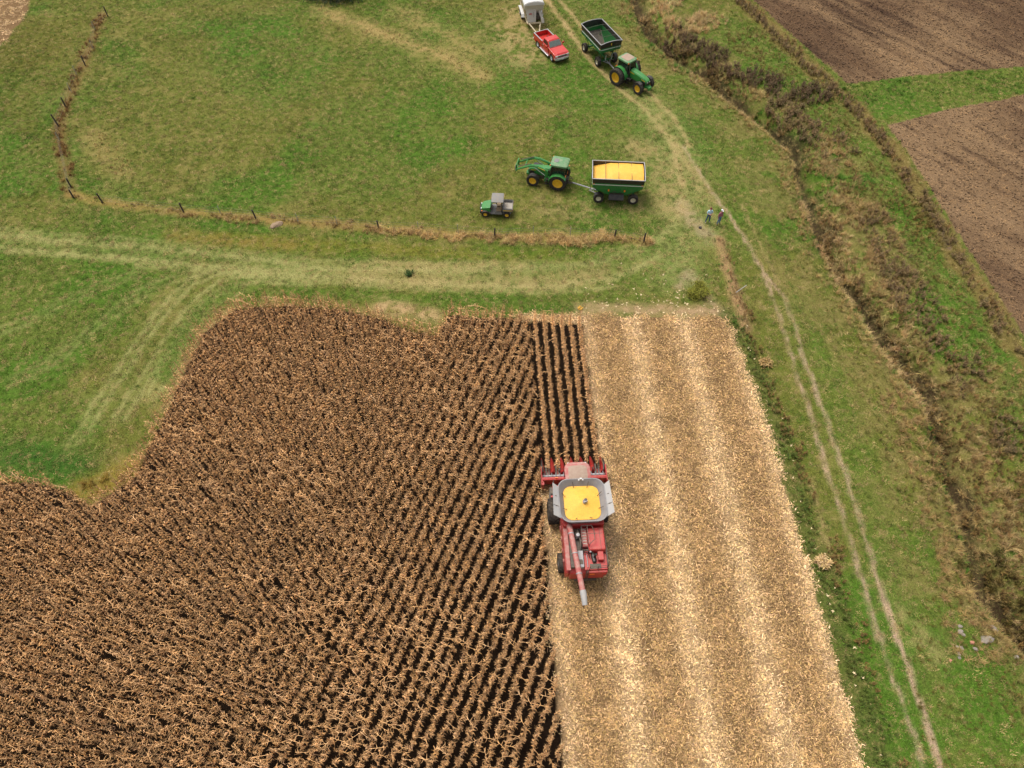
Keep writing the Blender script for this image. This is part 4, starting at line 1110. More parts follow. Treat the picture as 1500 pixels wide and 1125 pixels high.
# ---- tractors
def tractor(name, label, loc, heading, big=False, loader=False):
    t = thing(name, label, 'tractor', loc, heading)
    P = lambda n, m, fn, b=0.0, par=None: part(n, m, par or t, fn, b)
    WB = 3.0 if big else 2.65
    Rr, Rf = (0.98, 0.70) if big else (0.90, 0.66)
    tr = 0.88 if big else 0.90
    trf = 0.92 if big else 0.88
    hl = 0.40 if big else 0.36
    hood_m = 'green'
    P('chassis', 'dark', lambda b: (b.span((-0.28, -0.5, 0.55), (0.28, WB + 0.35, 1.05)), b.span((-trf + 0.1, WB - 0.1, Rf - 0.1), (trf - 0.1, WB + 0.1, Rf + 0.1)), b.span((-tr, -0.15, Rr - 0.17), (tr, 0.15, Rr + 0.17)), b.span((-0.35, -0.95, 0.55), (0.35, -0.45, 1.0))))
    P('fuel_tank', 'green' if not big else 'black', lambda b: (b.span((-0.78, 0.75, 0.65), (-0.36, 1.5, 1.05)), b.span((0.36, 0.75, 0.65), (0.78, 1.5, 1.05))), 0.04)
    y0, y1 = 0.95 if not big else 1.05, WB + 0.62
    def hood(b):
        sec = []
        for y, w, z1 in ((y0, hl, 1.98), ((y0 + y1) / 2, hl * 0.98, 1.88), (y1 - 0.25, hl * 0.9, 1.72), (y1, hl * 0.78, 1.55)):
            sec.append([(-w, y, 1.02), (-w, y, z1 - 0.16), (-w * 0.72, y, z1 - 0.02), (w * 0.72, y, z1 - 0.02), (w, y, z1 - 0.16), (w, y, 1.02)])
        b.loft(sec)
    hd = P('hood', hood_m, hood, 0.02)
    for s in (-1, 1):
        P('hood_stripe', 'yellow', lambda b: b.loft([[(s * (hl * 1.0 + 0.006), y0 + 0.05, 1.66), (s * (hl + 0.006), y0 + 0.05, 1.76), (s * (hl - 0.01), y0 + 0.05, 1.76), (s * (hl - 0.01), y0 + 0.05, 1.66)], [(s * (hl * 0.9 + 0.008), y1 - 0.25, 1.44), (s * (hl * 0.9 + 0.008), y1 - 0.25, 1.50), (s * (hl * 0.9 - 0.02), y1 - 0.25, 1.50), (s * (hl * 0.9 - 0.02), y1 - 0.25, 1.44)]]), 0, hd)
        P('side_screen', 'black', lambda b: b.span((s * hl * 0.92, y1 - 0.62, 1.06), (s * (hl * 0.95 + 0.03), y1 - 0.12, 1.40)), 0, hd)
    P('grille', 'black', lambda b: (b.span((-hl * 0.80, y1 - 0.02, 1.02), (hl * 0.80, y1 + 0.03, 1.48)),), 0.01, hd)
    for s in (-1, 1):
        P('headlight', 'lens', lambda b: b.box((s * 0.18, y1 + 0.035, 1.40), (0.16, 0.02, 0.10)), 0, hd)
    P('front_bracket', 'green', lambda b: b.prism([(-0.34, WB + 0.3), (0.34, WB + 0.3), (0.26, WB + 0.88), (-0.26, WB + 0.88)], 'z', 0.72, 0.98), 0.03)
    # cab
    cy0, cy1 = -0.62, 0.95
    cab = P('cab', 'black', lambda b: (b.span((-0.72, cy0, 1.05), (0.72, cy1, 1.45)), b.span((-0.5, cy0, 0.9), (0.5, cy1, 1.05))), 0.03)
    for sx in (-1, 1):
        for (ya, yb) in ((cy0, cy0 + 0.05), (0.12, 0.10), (cy1, cy1 - 0.22)):
            P('cab_post', 'black', lambda b: b.tube([(sx * 0.74, ya, 1.42), (sx * 0.68, yb, 2.62)], 0.045, 6), 0, cab)
        P('side_window', 'glass', lambda b: b.loft([[(sx * 0.735, cy0 + 0.04, 1.45), (sx * 0.735, cy1 - 0.04, 1.45), (sx * 0.72, cy1 - 0.04, 1.45), (sx * 0.72, cy0 + 0.04, 1.45)], [(sx * 0.68, cy0 + 0.08, 2.6), (sx * 0.68, cy1 - 0.26, 2.6), (sx * 0.665, cy1 - 0.26, 2.6), (sx * 0.665, cy0 + 0.08, 2.6)]]), 0, cab)
    P('front_window', 'glass', lambda b: b.loft([[(-0.69, cy1, 1.45), (0.69, cy1, 1.45), (0.69, cy1 - 0.015, 1.45), (-0.69, cy1 - 0.015, 1.45)], [(-0.63, cy1 - 0.22, 2.6), (0.63, cy1 - 0.22, 2.6), (0.63, cy1 - 0.235, 2.6), (-0.63, cy1 - 0.235, 2.6)]]), 0, cab)
    P('rear_window', 'glass', lambda b: b.loft([[(-0.69, cy0, 1.45), (0.69, cy0, 1.45), (0.69, cy0 + 0.015, 1.45), (-0.69, cy0 + 0.015, 1.45)], [(-0.63, cy0 + 0.05, 2.6), (0.63, cy0 + 0.05, 2.6), (0.63, cy0 + 0.065, 2.6), (-0.63, cy0 + 0.065, 2.6)]]), 0, cab)
    P('seat', 'seat', lambda b: (b.span((-0.25, -0.35, 1.5), (0.25, 0.12, 1.62)), b.span((-0.25, -0.42, 1.6), (0.25, -0.30, 2.15))), 0.04, cab)
    P('steering_wheel', 'black', lambda b: (b.lathe([(0.17, -0.015), (0.2, -0.015), (0.2, 0.015), (0.17, 0.015)], (0, 0.45, 1.85), 'z', 14), b.tube([(0, 0.5, 1.4), (0, 0.45, 1.85)], 0.03, 6)), 0, cab)
    rm = 'green_dusty'
    rf = P('roof', rm, lambda b: b.loft([rrect(0.74, 0.84, 0.18, 2.60, 4, 0, 0.06), rrect(0.80, 0.90, 0.22, 2.68, 4, 0, 0.06), rrect(0.78, 0.88, 0.22, 2.82, 4, 0, 0.06), rrect(0.62, 0.72, 0.18, 2.90, 4, 0, 0.06)]), 0, cab)
    if big:
        P('roof_panel', 'pad', lambda b: b.loft([rrect(0.60, 0.62, 0.16, 2.902, 4, 0, 0.06), rrect(0.58, 0.60, 0.16, 2.93, 4, 0, 0.06)]), 0, cab)
    else:
        P('roof_hatch', 'plastic', lambda b: b.loft([rrect(0.30, 0.24, 0.05, 2.902, 3, 0, 0.42), rrect(0.28, 0.22, 0.05, 2.93, 3, 0, 0.42)]), 0, cab)
    for s in (-1, 1):
        P('roof_lamp', 'orange', lambda b: b.box((s * 0.72, cy1 - 0.02, 2.74), (0.16, 0.06, 0.09)), 0, cab)
        P('tail_lamp', 'orange', lambda b: b.box((s * 0.86, -0.75, 1.78), (0.20, 0.05, 0.16)), 0, cab)
        P('mirror', 'black', lambda b: (b.box((s * 1.12, cy1, 2.25), (0.04, 0.16, 0.3)), b.tube([(s * 0.7, cy1 - 0.15, 2.5), (s * 1.12, cy1, 2.4)], 0.015, 5)), 0, cab)
        def fend(b):
            rings = []
            for a in range(-10, 150, 16):
                c_, s_ = math.cos(R(a + 10)), math.sin(R(a + 10)); q = Rr + 0.09
                rings.append([(s * 0.62, -q * -c_ * 1.0, Rr + q * s_), (s * 1.20, q * c_, Rr + q * s_), (s * 1.20, (q - 0.03) * c_, Rr + (q - 0.03) * s_), (s * 0.62, (q - 0.03) * c_, Rr + (q - 0.03) * s_)])
            b.loft(rings)
        P('fender', 'green', fend)
        P('step', 'black', lambda b: [b.span((s * 0.78, 0.95, 0.5 + 0.3 * k), (s * 1.02, 1.35, 0.54 + 0.3 * k)) for k in range(3)])
        W = 0.48 if big else 0.50
        wheel(t, (s * tr, 0, Rr), Rr, W, Rr * 0.60, 'yellow', s, 20, 0.15)
        if big: wheel(t, (s * (tr + 0.62), 0, Rr), Rr, W, Rr * 0.60, 'yellow', s, 20, -0.3)
        wheel(t, (s * trf, WB, Rf), Rf, 0.42, Rf * 0.58, 'yellow', s, 18, 0.2)
        P('front_fender', 'black', lambda b: b.loft([[(s * (trf - 0.22), WB + (Rf + 0.06) * math.cos(R(a)), Rf + (Rf + 0.06) * math.sin(R(a))) , (s * (trf + 0.22), WB + (Rf + 0.06) * math.cos(R(a)), Rf + (Rf + 0.06) * math.sin(R(a))), (s * (trf + 0.22), WB + (Rf + 0.03) * math.cos(R(a)), Rf + (Rf + 0.03) * math.sin(R(a))), (s * (trf - 0.22), WB + (Rf + 0.03) * math.cos(R(a)), Rf + (Rf + 0.03) * math.sin(R(a)))] for a in range(60, 160, 16)]))
    P('exhaust_pipe', 'dark', lambda b: b.tube([(0.52, 1.02, 1.3), (0.52, 1.02, 2.2), (0.52, 1.0, 2.75)], [0.07, 0.07, 0.05], 8))
    P('hitch', 'dark', lambda b: (b.span((-0.06, -1.45, 0.42), (0.06, -0.5, 0.50)), [b.tube([(s * 0.4, -0.6, 0.6), (s * 0.45, -1.3, 0.65)], 0.04, 6) for s in (-1, 1)], [b.tube([(s * 0.3, -0.7, 1.35), (s * 0.44, -1.2, 0.7)], 0.03, 6) for s in (-1, 1)]))
    if big:
        P('front_weight', 'green', lambda b: b.span((-0.24, WB + 0.88, 0.55), (0.24, WB + 1.05, 0.92)), 0.03)
    P('warning_triangle', 'orange', lambda b: b.prism([(-0.2, 1.55), (0.2, 1.55), (0, 1.88)], 'y', -0.80, -0.78))
    if loader:
        for s in (-1, 1):
            x = s * 0.62
            P('loader_mast', 'green', lambda b: (b.span((x - 0.09, 1.15, 0.75), (x + 0.09, 1.45, 1.95)),), 0.02)
            am = P('loader_arm', 'green', lambda b: b.tube([(x, 1.25, 1.92), (x, 2.3, 2.25), (x * 1.02, 2.95, 2.25), (x * 1.02, 4.5, 1.45)], [0.10, 0.13, 0.14, 0.08], 6))
            P('arm_stripe', 'yellow', lambda b: b.tube([(x + s * 0.11, 1.45, 1.99), (x + s * 0.125, 2.2, 2.22)], 0.025, 4), 0, am)
            P('cylinder', 'chrome', lambda b: b.tube([(x, 1.35, 1.2), (x, 2.6, 2.05)], 0.035, 8), 0, am)
            P('tilt_cylinder', 'dark', lambda b: b.tube([(x * 0.9, 2.9, 2.42), (x * 0.9, 4.3, 1.85)], 0.04, 8), 0, am)
        P('loader_crossbar', 'green', lambda b: (b.tube([(-0.62, 3.6, 1.92), (0.62, 3.6, 1.92)], 0.07, 8),))
        P('loader_carrier', 'green', lambda b: ([b.span((s * 0.45 - 0.05, 4.45, 1.15), (s * 0.45 + 0.05, 4.6, 1.95)) for s in (-1, 1)], b.span((-0.62, 4.5, 1.82), (0.62, 4.58, 1.94)), b.span((-0.62, 4.5, 1.16), (0.62, 4.58, 1.26))))
        for s in (-1, 1):
            P('carrier_plate', 'grey', lambda b: b.box((s * 0.52, 4.62, 1.5), (0.10, 0.06, 0.5)))
    return t

# ---- gravity wagon
def wagon(name, label, loc, heading, full, tl=4.35, yaw=0.0):
    t = thing(name, label, 'grain wagon', loc, heading)
    P = lambda n, m, fn, b=0.0, par=None: part(n, m, par or t, fn, b)
    L, W = 2.6, 1.42                                               # half length, half width
    z0, z1, z2, z3 = 0.90, 2.02, 2.58, 3.12
    def hop(b):
        o = [rrect(0.55, 0.7, 0.02, z0, 1, -0.58, 0), rrect(W - 0.06, L - 0.10, 0.02, z1, 1), rrect(W - 0.04, L - 0.06, 0.02, z2, 1)]
        i = [rrect(W - 0.08, L - 0.10, 0.02, z2, 1), rrect(W - 0.10, L - 0.14, 0.02, z1, 1), rrect(0.50, 0.66, 0.02, z0 + 0.05, 1, -0.58, 0)]
        rings = [[(p[0], p[1], p[2]) for p in r] for r in o + i]
        b.loft(rings, cap=False)
        b.add(rings[-1], [tuple(range(len(rings[-1])))])
    hp = P('hopper', 'wagon_green', hop)
    def ext(b):
        b.loft([rrect(W - 0.03, L - 0.05, 0.02, z2 + 0.002, 1), rrect(W, L, 0.02, z3, 1), rrect(W - 0.03, L - 0.03, 0.02, z3, 1), rrect(W - 0.07, L - 0.09, 0.02, z2 + 0.002, 1)], cap=False)
    ex = P('side_extension', 'black', ext)
    P('extension_end_peak', 'black', lambda b: [b.prism([(-W, z3 - 0.01), (W, z3 - 0.01), (W * 0.5, z3 + 0.14), (0, z3 + 0.18), (-W * 0.5, z3 + 0.14)], 'y', s * L - 0.03, s * L) for s in (-1, 1)], 0, ex)
    P('rim', 'grey', lambda b: ([b.span((s * W - 0.045, -L - 0.04, z3 - 0.03), (s * W + 0.035, L + 0.04, z3 + 0.035)) for s in (-1, 1)],))
    P('rim_end', 'grey', lambda b: [b.tube([(-W, s * L, z3 + 0.01), (-W * 0.5, s * L, z3 + 0.15), (0, s * L, z3 + 0.19), (W * 0.5, s * L, z3 + 0.15), (W, s * L, z3 + 0.01)], 0.05, 6) for s in (-1, 1)])
    for k in range(3):
        y = -L / 2 + L / 2 * k
        P('tarp_bow', 'dark', lambda b: b.tube([(-W, y, z3), (-W * 0.5, y, z3 + 0.10), (0, y, z3 + 0.13), (W * 0.5, y, z3 + 0.10), (W, y, z3)], 0.022, 6))
    for s in (-1, 1):
        P('side_band', 'white', lambda b: b.span((s * (W - 0.05), -L + 0.1, z2 - 0.22), (s * (W - 0.03) + s * 0.004, L - 0.1, z2 - 0.14)), 0, hp)
        for k in range(5):
            y = -L + 0.35 + k * (2 * L - 0.7) / 4
            P('stiffener', 'wagon_green', lambda b: b.span((s * (W - 0.05), y - 0.03, z1 + 0.02), (s * (W - 0.0), y + 0.03, z2 - 0.23)), 0, hp)
        P('reflector', 'orange', lambda b: b.box((s * (W - 0.01), L - 0.2, z2 - 0.08), (0.03, 0.18, 0.06)), 0, hp)
        P('reflector', 'orange', lambda b: b.box((s * (W - 0.01), -L + 0.2, z2 - 0.08), (0.03, 0.18, 0.06)), 0, hp)
    for s in (-1, 1):
        P('end_band', 'white', lambda b: b.span((-W + 0.1, s * (L - 0.08), z2 - 0.22), (W - 0.1, s * (L - 0.05), z2 - 0.14)), 0, hp)
    P('emblem', 'yellow', lambda b: [b.box((0.0, s * (L - 0.005), z3 - 0.18), (0.10, 0.03, 0.26)) for s in (-1, 1)], 0, ex)
    dr = P('unloading_door', 'black', lambda b: (b.prism([(-1.1, 0.72), (-1.55, 0.62), (-1.55, 0.70), (-1.18, 1.20)], 'y', -0.75, 0.75), b.span((-1.30, -0.7, 1.2), (-1.22, 0.7, 1.34))))
    P('door_lever', 'dark', lambda b: (b.tube([(-1.25, -0.35, 1.3), (-1.5, -0.3, 1.8)], 0.025, 6), b.lathe([(0.13, -0.02), (0.16, -0.02), (0.16, 0.02), (0.13, 0.02)], (-1.42, 0.25, 1.55), 'x', 12)), 0, dr)
    for y in (-0.75, 0.85):
        P('side_marker', 'orange', lambda b: b.box((-1.36, y, 1.72), (0.05, 0.14, 0.22)))
    fr = P('running_gear', 'wagon_green', lambda b: (b.span((-0.10, -1.85, 0.62), (0.10, 2.0, 0.80)), [b.span((-1.05, y - 0.09, 0.46), (1.05, y + 0.09, 0.62)) for y in (-1.75, 1.75)], [b.tube([(s * 0.6, y, 0.62), (s * 0.95, y * 1.05, 1.9)], 0.05, 6) for s in (-1, 1) for y in (-1.75, 1.75)], [b.tube([(s * 0.1, 0, 0.7), (s * 0.8, y, 0.55)], 0.04, 6) for s in (-1, 1) for y in (-1.7, 1.7)]))
    P('tongue', 'grey', lambda b: (b.tube([(0, 1.8, 0.52), (tl * math.sin(yaw), tl * math.cos(yaw), 0.48)], 0.07, 6), [b.tube([(s * 0.5, 1.8, 0.52), (0, 2.7, 0.52)], 0.045, 6) for s in (-1, 1)]))
    P('ladder', 'dark', lambda b: ([rail(b, [(x, L + 0.06, 0.9), (x, L + 0.06, 3.15)], 0.02) for x in (-0.95, -0.6)], [rail(b, [(-0.95, L + 0.06, 1.1 + 0.3 * k), (-0.6, L + 0.06, 1.1 + 0.3 * k)], 0.016) for k in range(7)]))
    P('jack', 'chrome', lambda b: [b.tube([(s * 0.42, L - 0.35, 0.75), (s * 0.42, L - 0.25, 1.55)], 0.05, 8) for s in (-1, 1)])
    for s in (-1, 1):
        for y in (-1.75, 1.75):
            wheel(t, (s * 1.12, y, 0.53), 0.53, 0.42, 0.27, 'cream', s, 0)
        P('mudguard', 'black', lambda b: b.loft([[(s * 0.92, 1.75 + 0.60 * math.cos(R(a)), 0.53 + 0.60 * math.sin(R(a))), (s * 1.34, 1.75 + 0.60 * math.cos(R(a)), 0.53 + 0.60 * math.sin(R(a))), (s * 1.34, 1.75 + 0.57 * math.cos(R(a)), 0.53 + 0.57 * math.sin(R(a))), (s * 0.92, 1.75 + 0.57 * math.cos(R(a)), 0.53 + 0.57 * math.sin(R(a)))] for a in range(40, 150, 18)]))
    if full:
        nx, ny = 17, 29
        v = []; f = []
        for j in range(ny):
            for i in range(nx):
                x = -1 + 2 * i / (nx - 1); y = -1 + 2 * j / (ny - 1)
                # heap is highest at the back, drawn down toward the front corner
                z = 2.98 + 0.32 * max(0, 1 - (x * x * 0.9 + (y + 0.35) ** 2 * 0.75)) - 0.62 * max(0, y - 0.30) - 0.10 * max(0, -x - 0.4)
                z += 0.02 * float(vnoise(x * 3, y * 5, 0.5, 4) - 0.5)
                v.append((x * (W - 0.09), y * (L - 0.11), z))
        for j in range(ny - 1):
            for i in range(nx - 1):
                a = j * nx + i; f.append((a, a + 1, a + nx + 1, a + nx))
        bd = [i for i in range(nx)] + [j * nx + nx - 1 for j in range(1, ny)] + [(ny - 1) * nx + i for i in range(nx - 2, -1, -1)] + [j * nx for j in range(ny - 2, 0, -1)]
        o0 = len(v); v += [(v[i][0], v[i][1], 2.46) for i in bd]
        for k in range(len(bd)):
            q = (k + 1) % len(bd); f.append((bd[k], o0 + k, o0 + q, bd[q]))
        f.append(tuple(range(o0, o0 + len(bd))))
        mb = MB(); mb.add(v, f)
        g = mb.build('corn_grain_heap', 'grain'); g.location = t.location; g.rotation_euler = t.rotation_euler
        tag(g, 'golden shelled corn filling the green wagon behind the loader tractor', 'grain')
    else:
        P('hopper_slope', 'dark', lambda b: b.add([(-W + 0.16, -L + 0.16, z1 + 0.03), (W - 0.16, -L + 0.16, z1 + 0.03), (-0.12, -0.64, z0 + 0.10), (-1.04, -0.64, z0 + 0.10)], [(0, 1, 2, 3)]), 0, hp)
        for y in (-1.2, 0.0, 1.2):
            P('inner_rib', 'wagon_green', lambda b: b.tube([(W - 0.12, y, z1 + 0.02), (W - 0.10, y, z2)], 0.03, 5), 0, hp)
    return t

# ---- pickup truck
def pickup():
    a, b_ = px(787.5, 69), px(809.5, 88)                          # near-side wheel contacts
    h = Vector((0.46, -0.888, 0))
    mid = (a + b_) / 2 + Vector((-h[1], h[0], 0)) * 0.0
    left = Vector((h[1], -h[0], 0))                               # right-hand side of the truck in its own frame
    c = mid - left * 0.82 if left[0] < 0 else mid + left * -0.82
    t = thing('pickup_truck', 'red single cab pickup truck with chrome bumper hitched to a white tender', 'pickup', (c[0], c[1], 0), (h[0], h[1]))
    P = lambda n, m, fn, bv=0.0, par=None: part(n, m, par or t, fn, bv)
    W = 1.0; FA, RA = 1.85, -1.65
    def arch(yc, r=0.50, n=7): return [(yc + r * math.cos(R(180 - 180 * k / n)), 0.42 + r * math.sin(R(180 - 180 * k / n))) for k in range(n + 1)]
    prof = [(-2.75, 0.55), (RA - 0.5, 0.42)] + arch(RA) + [(FA - 0.5, 0.42)] + arch(FA) + [(2.65, 0.45), (2.78, 0.62), (2.78, 1.02), (2.62, 1.16), (1.25, 1.26), (1.1, 1.30), (-0.55, 1.32), (-0.55, 0.80), (-2.60, 0.80), (-2.75, 0.80)]
    def hull(b): b.prism(prof, 'x', -W + 0.02, W - 0.02)
    body = P('body', 'red_truck', hull, 0.04)
    bed = P('bed', 'red_truck', lambda b: ([b.span((s * (W - 0.10), -2.75, 0.78), (s * W, -0.50, 1.36)) for s in (-1, 1)], b.span((-W + 0.1, -0.62, 0.8), (W - 0.1, -0.52, 1.36))), 0.03)
    P('tailgate', 'red_truck', lambda b: b.span((-W + 0.10, -2.78, 0.80), (W - 0.10, -2.70, 1.34)), 0.02, bed)
    for s in (-1, 1):
        P('bed_rail_cap', 'grey', lambda b: b.span((s * (W - 0.12), -2.76, 1.362), (s * (W + 0.005), -0.58, 1.39)), 0, bed)
    P('tail_rail_cap', 'grey', lambda b: b.span((-W + 0.12, -2.79, 1.342), (W - 0.12, -2.69, 1.37)), 0, bed)
    P('bed_hitch', 'dark', lambda b: b.span((-0.12, -1.75, 0.802), (0.12, -1.5, 0.9)), 0, bed)
    cab = P('cab_frame', 'red_truck', lambda b: b.loft([[(-0.94, -0.50, 1.30), (0.94, -0.50, 1.30), (0.94, 1.22, 1.27), (-0.94, 1.22, 1.27)], [(-0.82, -0.40, 1.82), (0.82, -0.40, 1.82), (0.80, 0.58, 1.83), (-0.80, 0.58, 1.83)], [(-0.74, -0.32, 1.90), (0.74, -0.32, 1.90), (0.72, 0.46, 1.90), (-0.72, 0.46, 1.90)]]), 0.03)
    P('windshield', 'windshield', lambda b: b.add([(-0.85, 1.165, 1.335), (0.85, 1.165, 1.335), (0.74, 0.635, 1.80), (-0.74, 0.635, 1.80)], [(0, 1, 2, 3)]), 0, cab)
    P('rear_window', 'glass', lambda b: b.add([(-0.7, -0.492, 1.38), (0.7, -0.492, 1.38), (0.65, -0.415, 1.78), (-0.65, -0.415, 1.78)], [(3, 2, 1, 0)]), 0, cab)
    for s in (-1, 1):
        dr = P('door', 'red_truck', lambda b: b.span((s * (W - 0.02), -0.40, 0.55), (s * (W + 0.004), 1.05, 1.27)), 0.01)
        P('handle', 'chrome', lambda b: b.box((s * (W + 0.02), -0.22, 1.12), (0.03, 0.2, 0.05)), 0, dr)
        P('side_window', 'glass', lambda b: b.add([(s * 0.938, -0.36, 1.345), (s * 0.938, 0.95, 1.345), (s * 0.835, 0.52, 1.79), (s * 0.835, -0.30, 1.79)], [(0, 1, 2, 3) if s > 0 else (3, 2, 1, 0)]), 0, cab)
        P('mirror', 'red_truck', lambda b: (b.box((s * 1.16, 0.92, 1.42), (0.22, 0.12, 0.24)), b.box((s * 1.0, 0.92, 1.36), (0.16, 0.05, 0.05))), 0.02)
        P('running_board', 'chrome', lambda b: b.span((s * (W - 0.02), -0.95, 0.36), (s * (W + 0.16), 1.25, 0.45)), 0.02)
        P('headlight', 'lens', lambda b: b.box((s * 0.78, 2.77, 0.98), (0.32, 0.05, 0.2)), 0.01)
        P('tail_lamp', 'redlamp', lambda b: b.box((s * 0.94, -2.77, 1.1), (0.1, 0.04, 0.36)))
        wheel(t, (s * 0.86, FA, 0.40), 0.40, 0.27, 0.25, 'chrome', s, 0, 0.6)
        wheel(t, (s * 0.86, RA, 0.40), 0.40, 0.27, 0.25, 'chrome', s, 0, 0.6)
        P('wheel_well', 'black', lambda b: [b.span((s * 0.55, y - 0.46, 0.42), (s * 0.72, y + 0.46, 0.9)) for y in (FA, RA)])
    P('panel_seam', 'black', lambda b: ([b.span((s * (W - 0.016), y - 0.012, 0.5), (s * (W + 0.007), y + 0.012, 1.29)) for s in (-1, 1) for y in (-0.47, 1.10)], b.span((-0.84, 1.20, 1.275), (0.84, 1.23, 1.292))))
    P('hood_panel', 'red_truck', lambda b: b.loft([[(-0.80, 1.24, 1.285), (0.80, 1.24, 1.285), (0.80, 1.24, 1.26), (-0.80, 1.24, 1.26)], [(-0.72, 2.58, 1.195), (0.72, 2.58, 1.195), (0.72, 2.58, 1.15), (-0.72, 2.58, 1.15)]]), 0.01)
    gr = P('grille', 'chrome', lambda b: (b.span((-0.62, 2.78, 0.84), (0.62, 2.82, 1.08)),), 0.01)
    P('grille_bar', 'black', lambda b: [b.span((-0.58, 2.822, 0.86 + 0.11 * k), (0.58, 2.828, 0.93 + 0.11 * k)) for k in range(2)], 0, gr)
    bp = P('front_bumper', 'chrome', lambda b: b.prism([(-1.0, 2.55), (-0.96, 2.82), (-0.6, 2.95), (0.6, 2.95), (0.96, 2.82), (1.0, 2.55)], 'z', 0.55, 0.78), 0.02)
    P('license_plate', 'white', lambda b: b.box((0, 2.965, 0.64), (0.32, 0.02, 0.15)), 0, bp)
    P('lower_valance', 'black', lambda b: b.span((-0.9, 2.5, 0.32), (0.9, 2.86, 0.545)), 0.02)
    P('rear_bumper', 'chrome', lambda b: b.span((-0.95, -2.98, 0.5), (0.95, -2.79, 0.7)), 0.02)
    return t, c, h
truck, tc_, th_ = pickup()

def tender():
    """white seed tender behind the pickup, its far end beyond the picture's top"""
    hitch = Vector((tc_[0], tc_[1], 0)) - th_ * 3.15
    h = Vector((0.16, -0.987, 0)).normalized()
    hitch = hitch - h * 0.6
    t = thing('seed_tender', 'off white two axle seed tender with hopper and folded conveyor behind red pickup', 'trailer', (hitch[0], hitch[1], 0), (h[0], h[1]))
    P = lambda n, m, fn, bv=0.0, par=None: part(n, m, par or t, fn, bv)
    # local: +y forward, hitch ball at origin, trailer stretches to -y
    P('drawbar', 'sand', lambda b: ([b.tube([(0, 0.6, 0.55), (s * 0.75, -2.3, 0.62)], 0.07, 6) for s in (-1, 1)], b.ball((0, 0.6, 0.57), 0.12)))
    P('frame', 'sand', lambda b: ([b.span((s * 0.95 - 0.06, -8.0, 0.55), (s * 0.95 + 0.06, -2.2, 0.72)) for s in (-1, 1)], [b.span((-1.0, y - 0.06, 0.56), (1.0, y + 0.06, 0.70)) for y in (-2.25, -4, -6, -7.9)]))
    hp = P('front_panel', 'offwhite', lambda b: b.loft([[(0.90, -2.35, 0.72), (-0.15, -2.35, 0.72), (-0.15, -2.75, 0.72), (0.90, -2.75, 0.72)], [(1.05, -2.95, 2.1), (-0.30, -2.95, 2.1), (-0.30, -3.4, 2.1), (1.05, -3.4, 2.1)]]), 0.02)
    P('emblem', 'red', lambda b: b.box((0.50, -2.70, 1.62), (0.34, 0.03, 0.12), 0, R(23)), 0, hp)
    P('panel_seam', 'dark', lambda b: b.box((0.10, -2.67, 1.5), (0.02, 0.03, 0.6), 0, R(23)), 0, hp)
    P('hopper', 'offwhite', lambda b: b.loft([rrect(0.45, 1.6, 0.05, 0.9, 1, 0, -5.3), rrect(1.22, 2.35, 0.05, 2.0, 1, 0, -5.3), rrect(1.25, 2.4, 0.05, 2.65, 1, 0, -5.3)]), 0.03)
    cv = P('cover', 'white', lambda b: b.loft([[(1.30 * math.cos(R(a)), y, 2.66 + 0.42 * math.sin(R(a))) for a in range(0, 181, 20)] for y in (-7.75, -2.95, -2.72)]))
    for y in (-2.80, -4.4, -6.0):
        P('cover_bow', 'grey', lambda b: b.tube([(1.31 * math.cos(R(a)), y, 2.67 + 0.43 * math.sin(R(a))) for a in range(0, 181, 20)], 0.03, 5), 0, cv)
    cn = P('conveyor', 'offwhite', lambda b: (b.tube([(-0.60, -6.5, 2.2), (-0.62, -3.4, 1.9), (-1.0, -2.25, 1.0)], [0.17, 0.17, 0.16], 10),))
    P('conveyor_spout', 'offwhite', lambda b: b.tube([(-0.98, -2.35, 1.1), (-1.05, -2.1, 0.65)], [0.22, 0.18], 10), 0, cn)
    P('engine_box', 'dark', lambda b: (b.span((-0.85, -3.5, 0.75), (-0.3, -2.75, 1.3)),), 0.03)
    P('side_brace', 'sand', lambda b: ([b.tube([(s * 1.0, y, 0.7), (s * 1.18, y, 2.1)], 0.05, 6) for s in (-1, 1) for y in (-3.1, -4.4, -6.4, -7.6)]))
    for s in (-1, 1):
        fd = P('fender', 'white', lambda b: b.prism([(-6.7, 0.62), (-6.5, 0.9), (-4.2, 0.9), (-3.95, 0.62), (-4.05, 0.60), (-4.25, 0.85), (-6.45, 0.85), (-6.6, 0.60)], 'x', s * 1.05, s * 1.42))
        for y in (-4.8, -5.8):
            wheel(t, (s * 1.24, y, 0.37), 0.37, 0.24, 0.22, 'white', s, 0, 0.5)
        P('marker_lamp', 'orange', lambda b: b.box((s * 1.0, -2.18, 0.64), (0.1, 0.03, 0.06)))
    P('jack', 'sand', lambda b: b.tube([(-0.35, -1.0, 0.1), (-0.35, -1.0, 0.95)], 0.05, 8))
tender()

# green tractor with dual rear wheels and the empty wagon
hT = Vector((0.66, -0.75, 0)).normalized()
rightT = Vector((hT[1], -hT[0], 0))                                 # tractor's right (toward -x, camera side)
near_r = px(901.5, 124)                                             # outer near rear tyre contact
ctr = near_r - rightT * 1.5
tractor('farm_tractor', 'green tractor with dual yellow rear wheels pulling the empty wagon', (ctr[0], ctr[1], 0), (hT[0], hT[1]), big=True)
hW = Vector((0.40, -0.917, 0)).normalized()
hitch = ctr - hT * 1.40
wc = hitch - hW * 4.35
wagon('gravity_wagon', 'empty green wagon with black extension sides behind the dual wheel tractor', (wc[0], wc[1], 0), (hW[0], hW[1]), False)

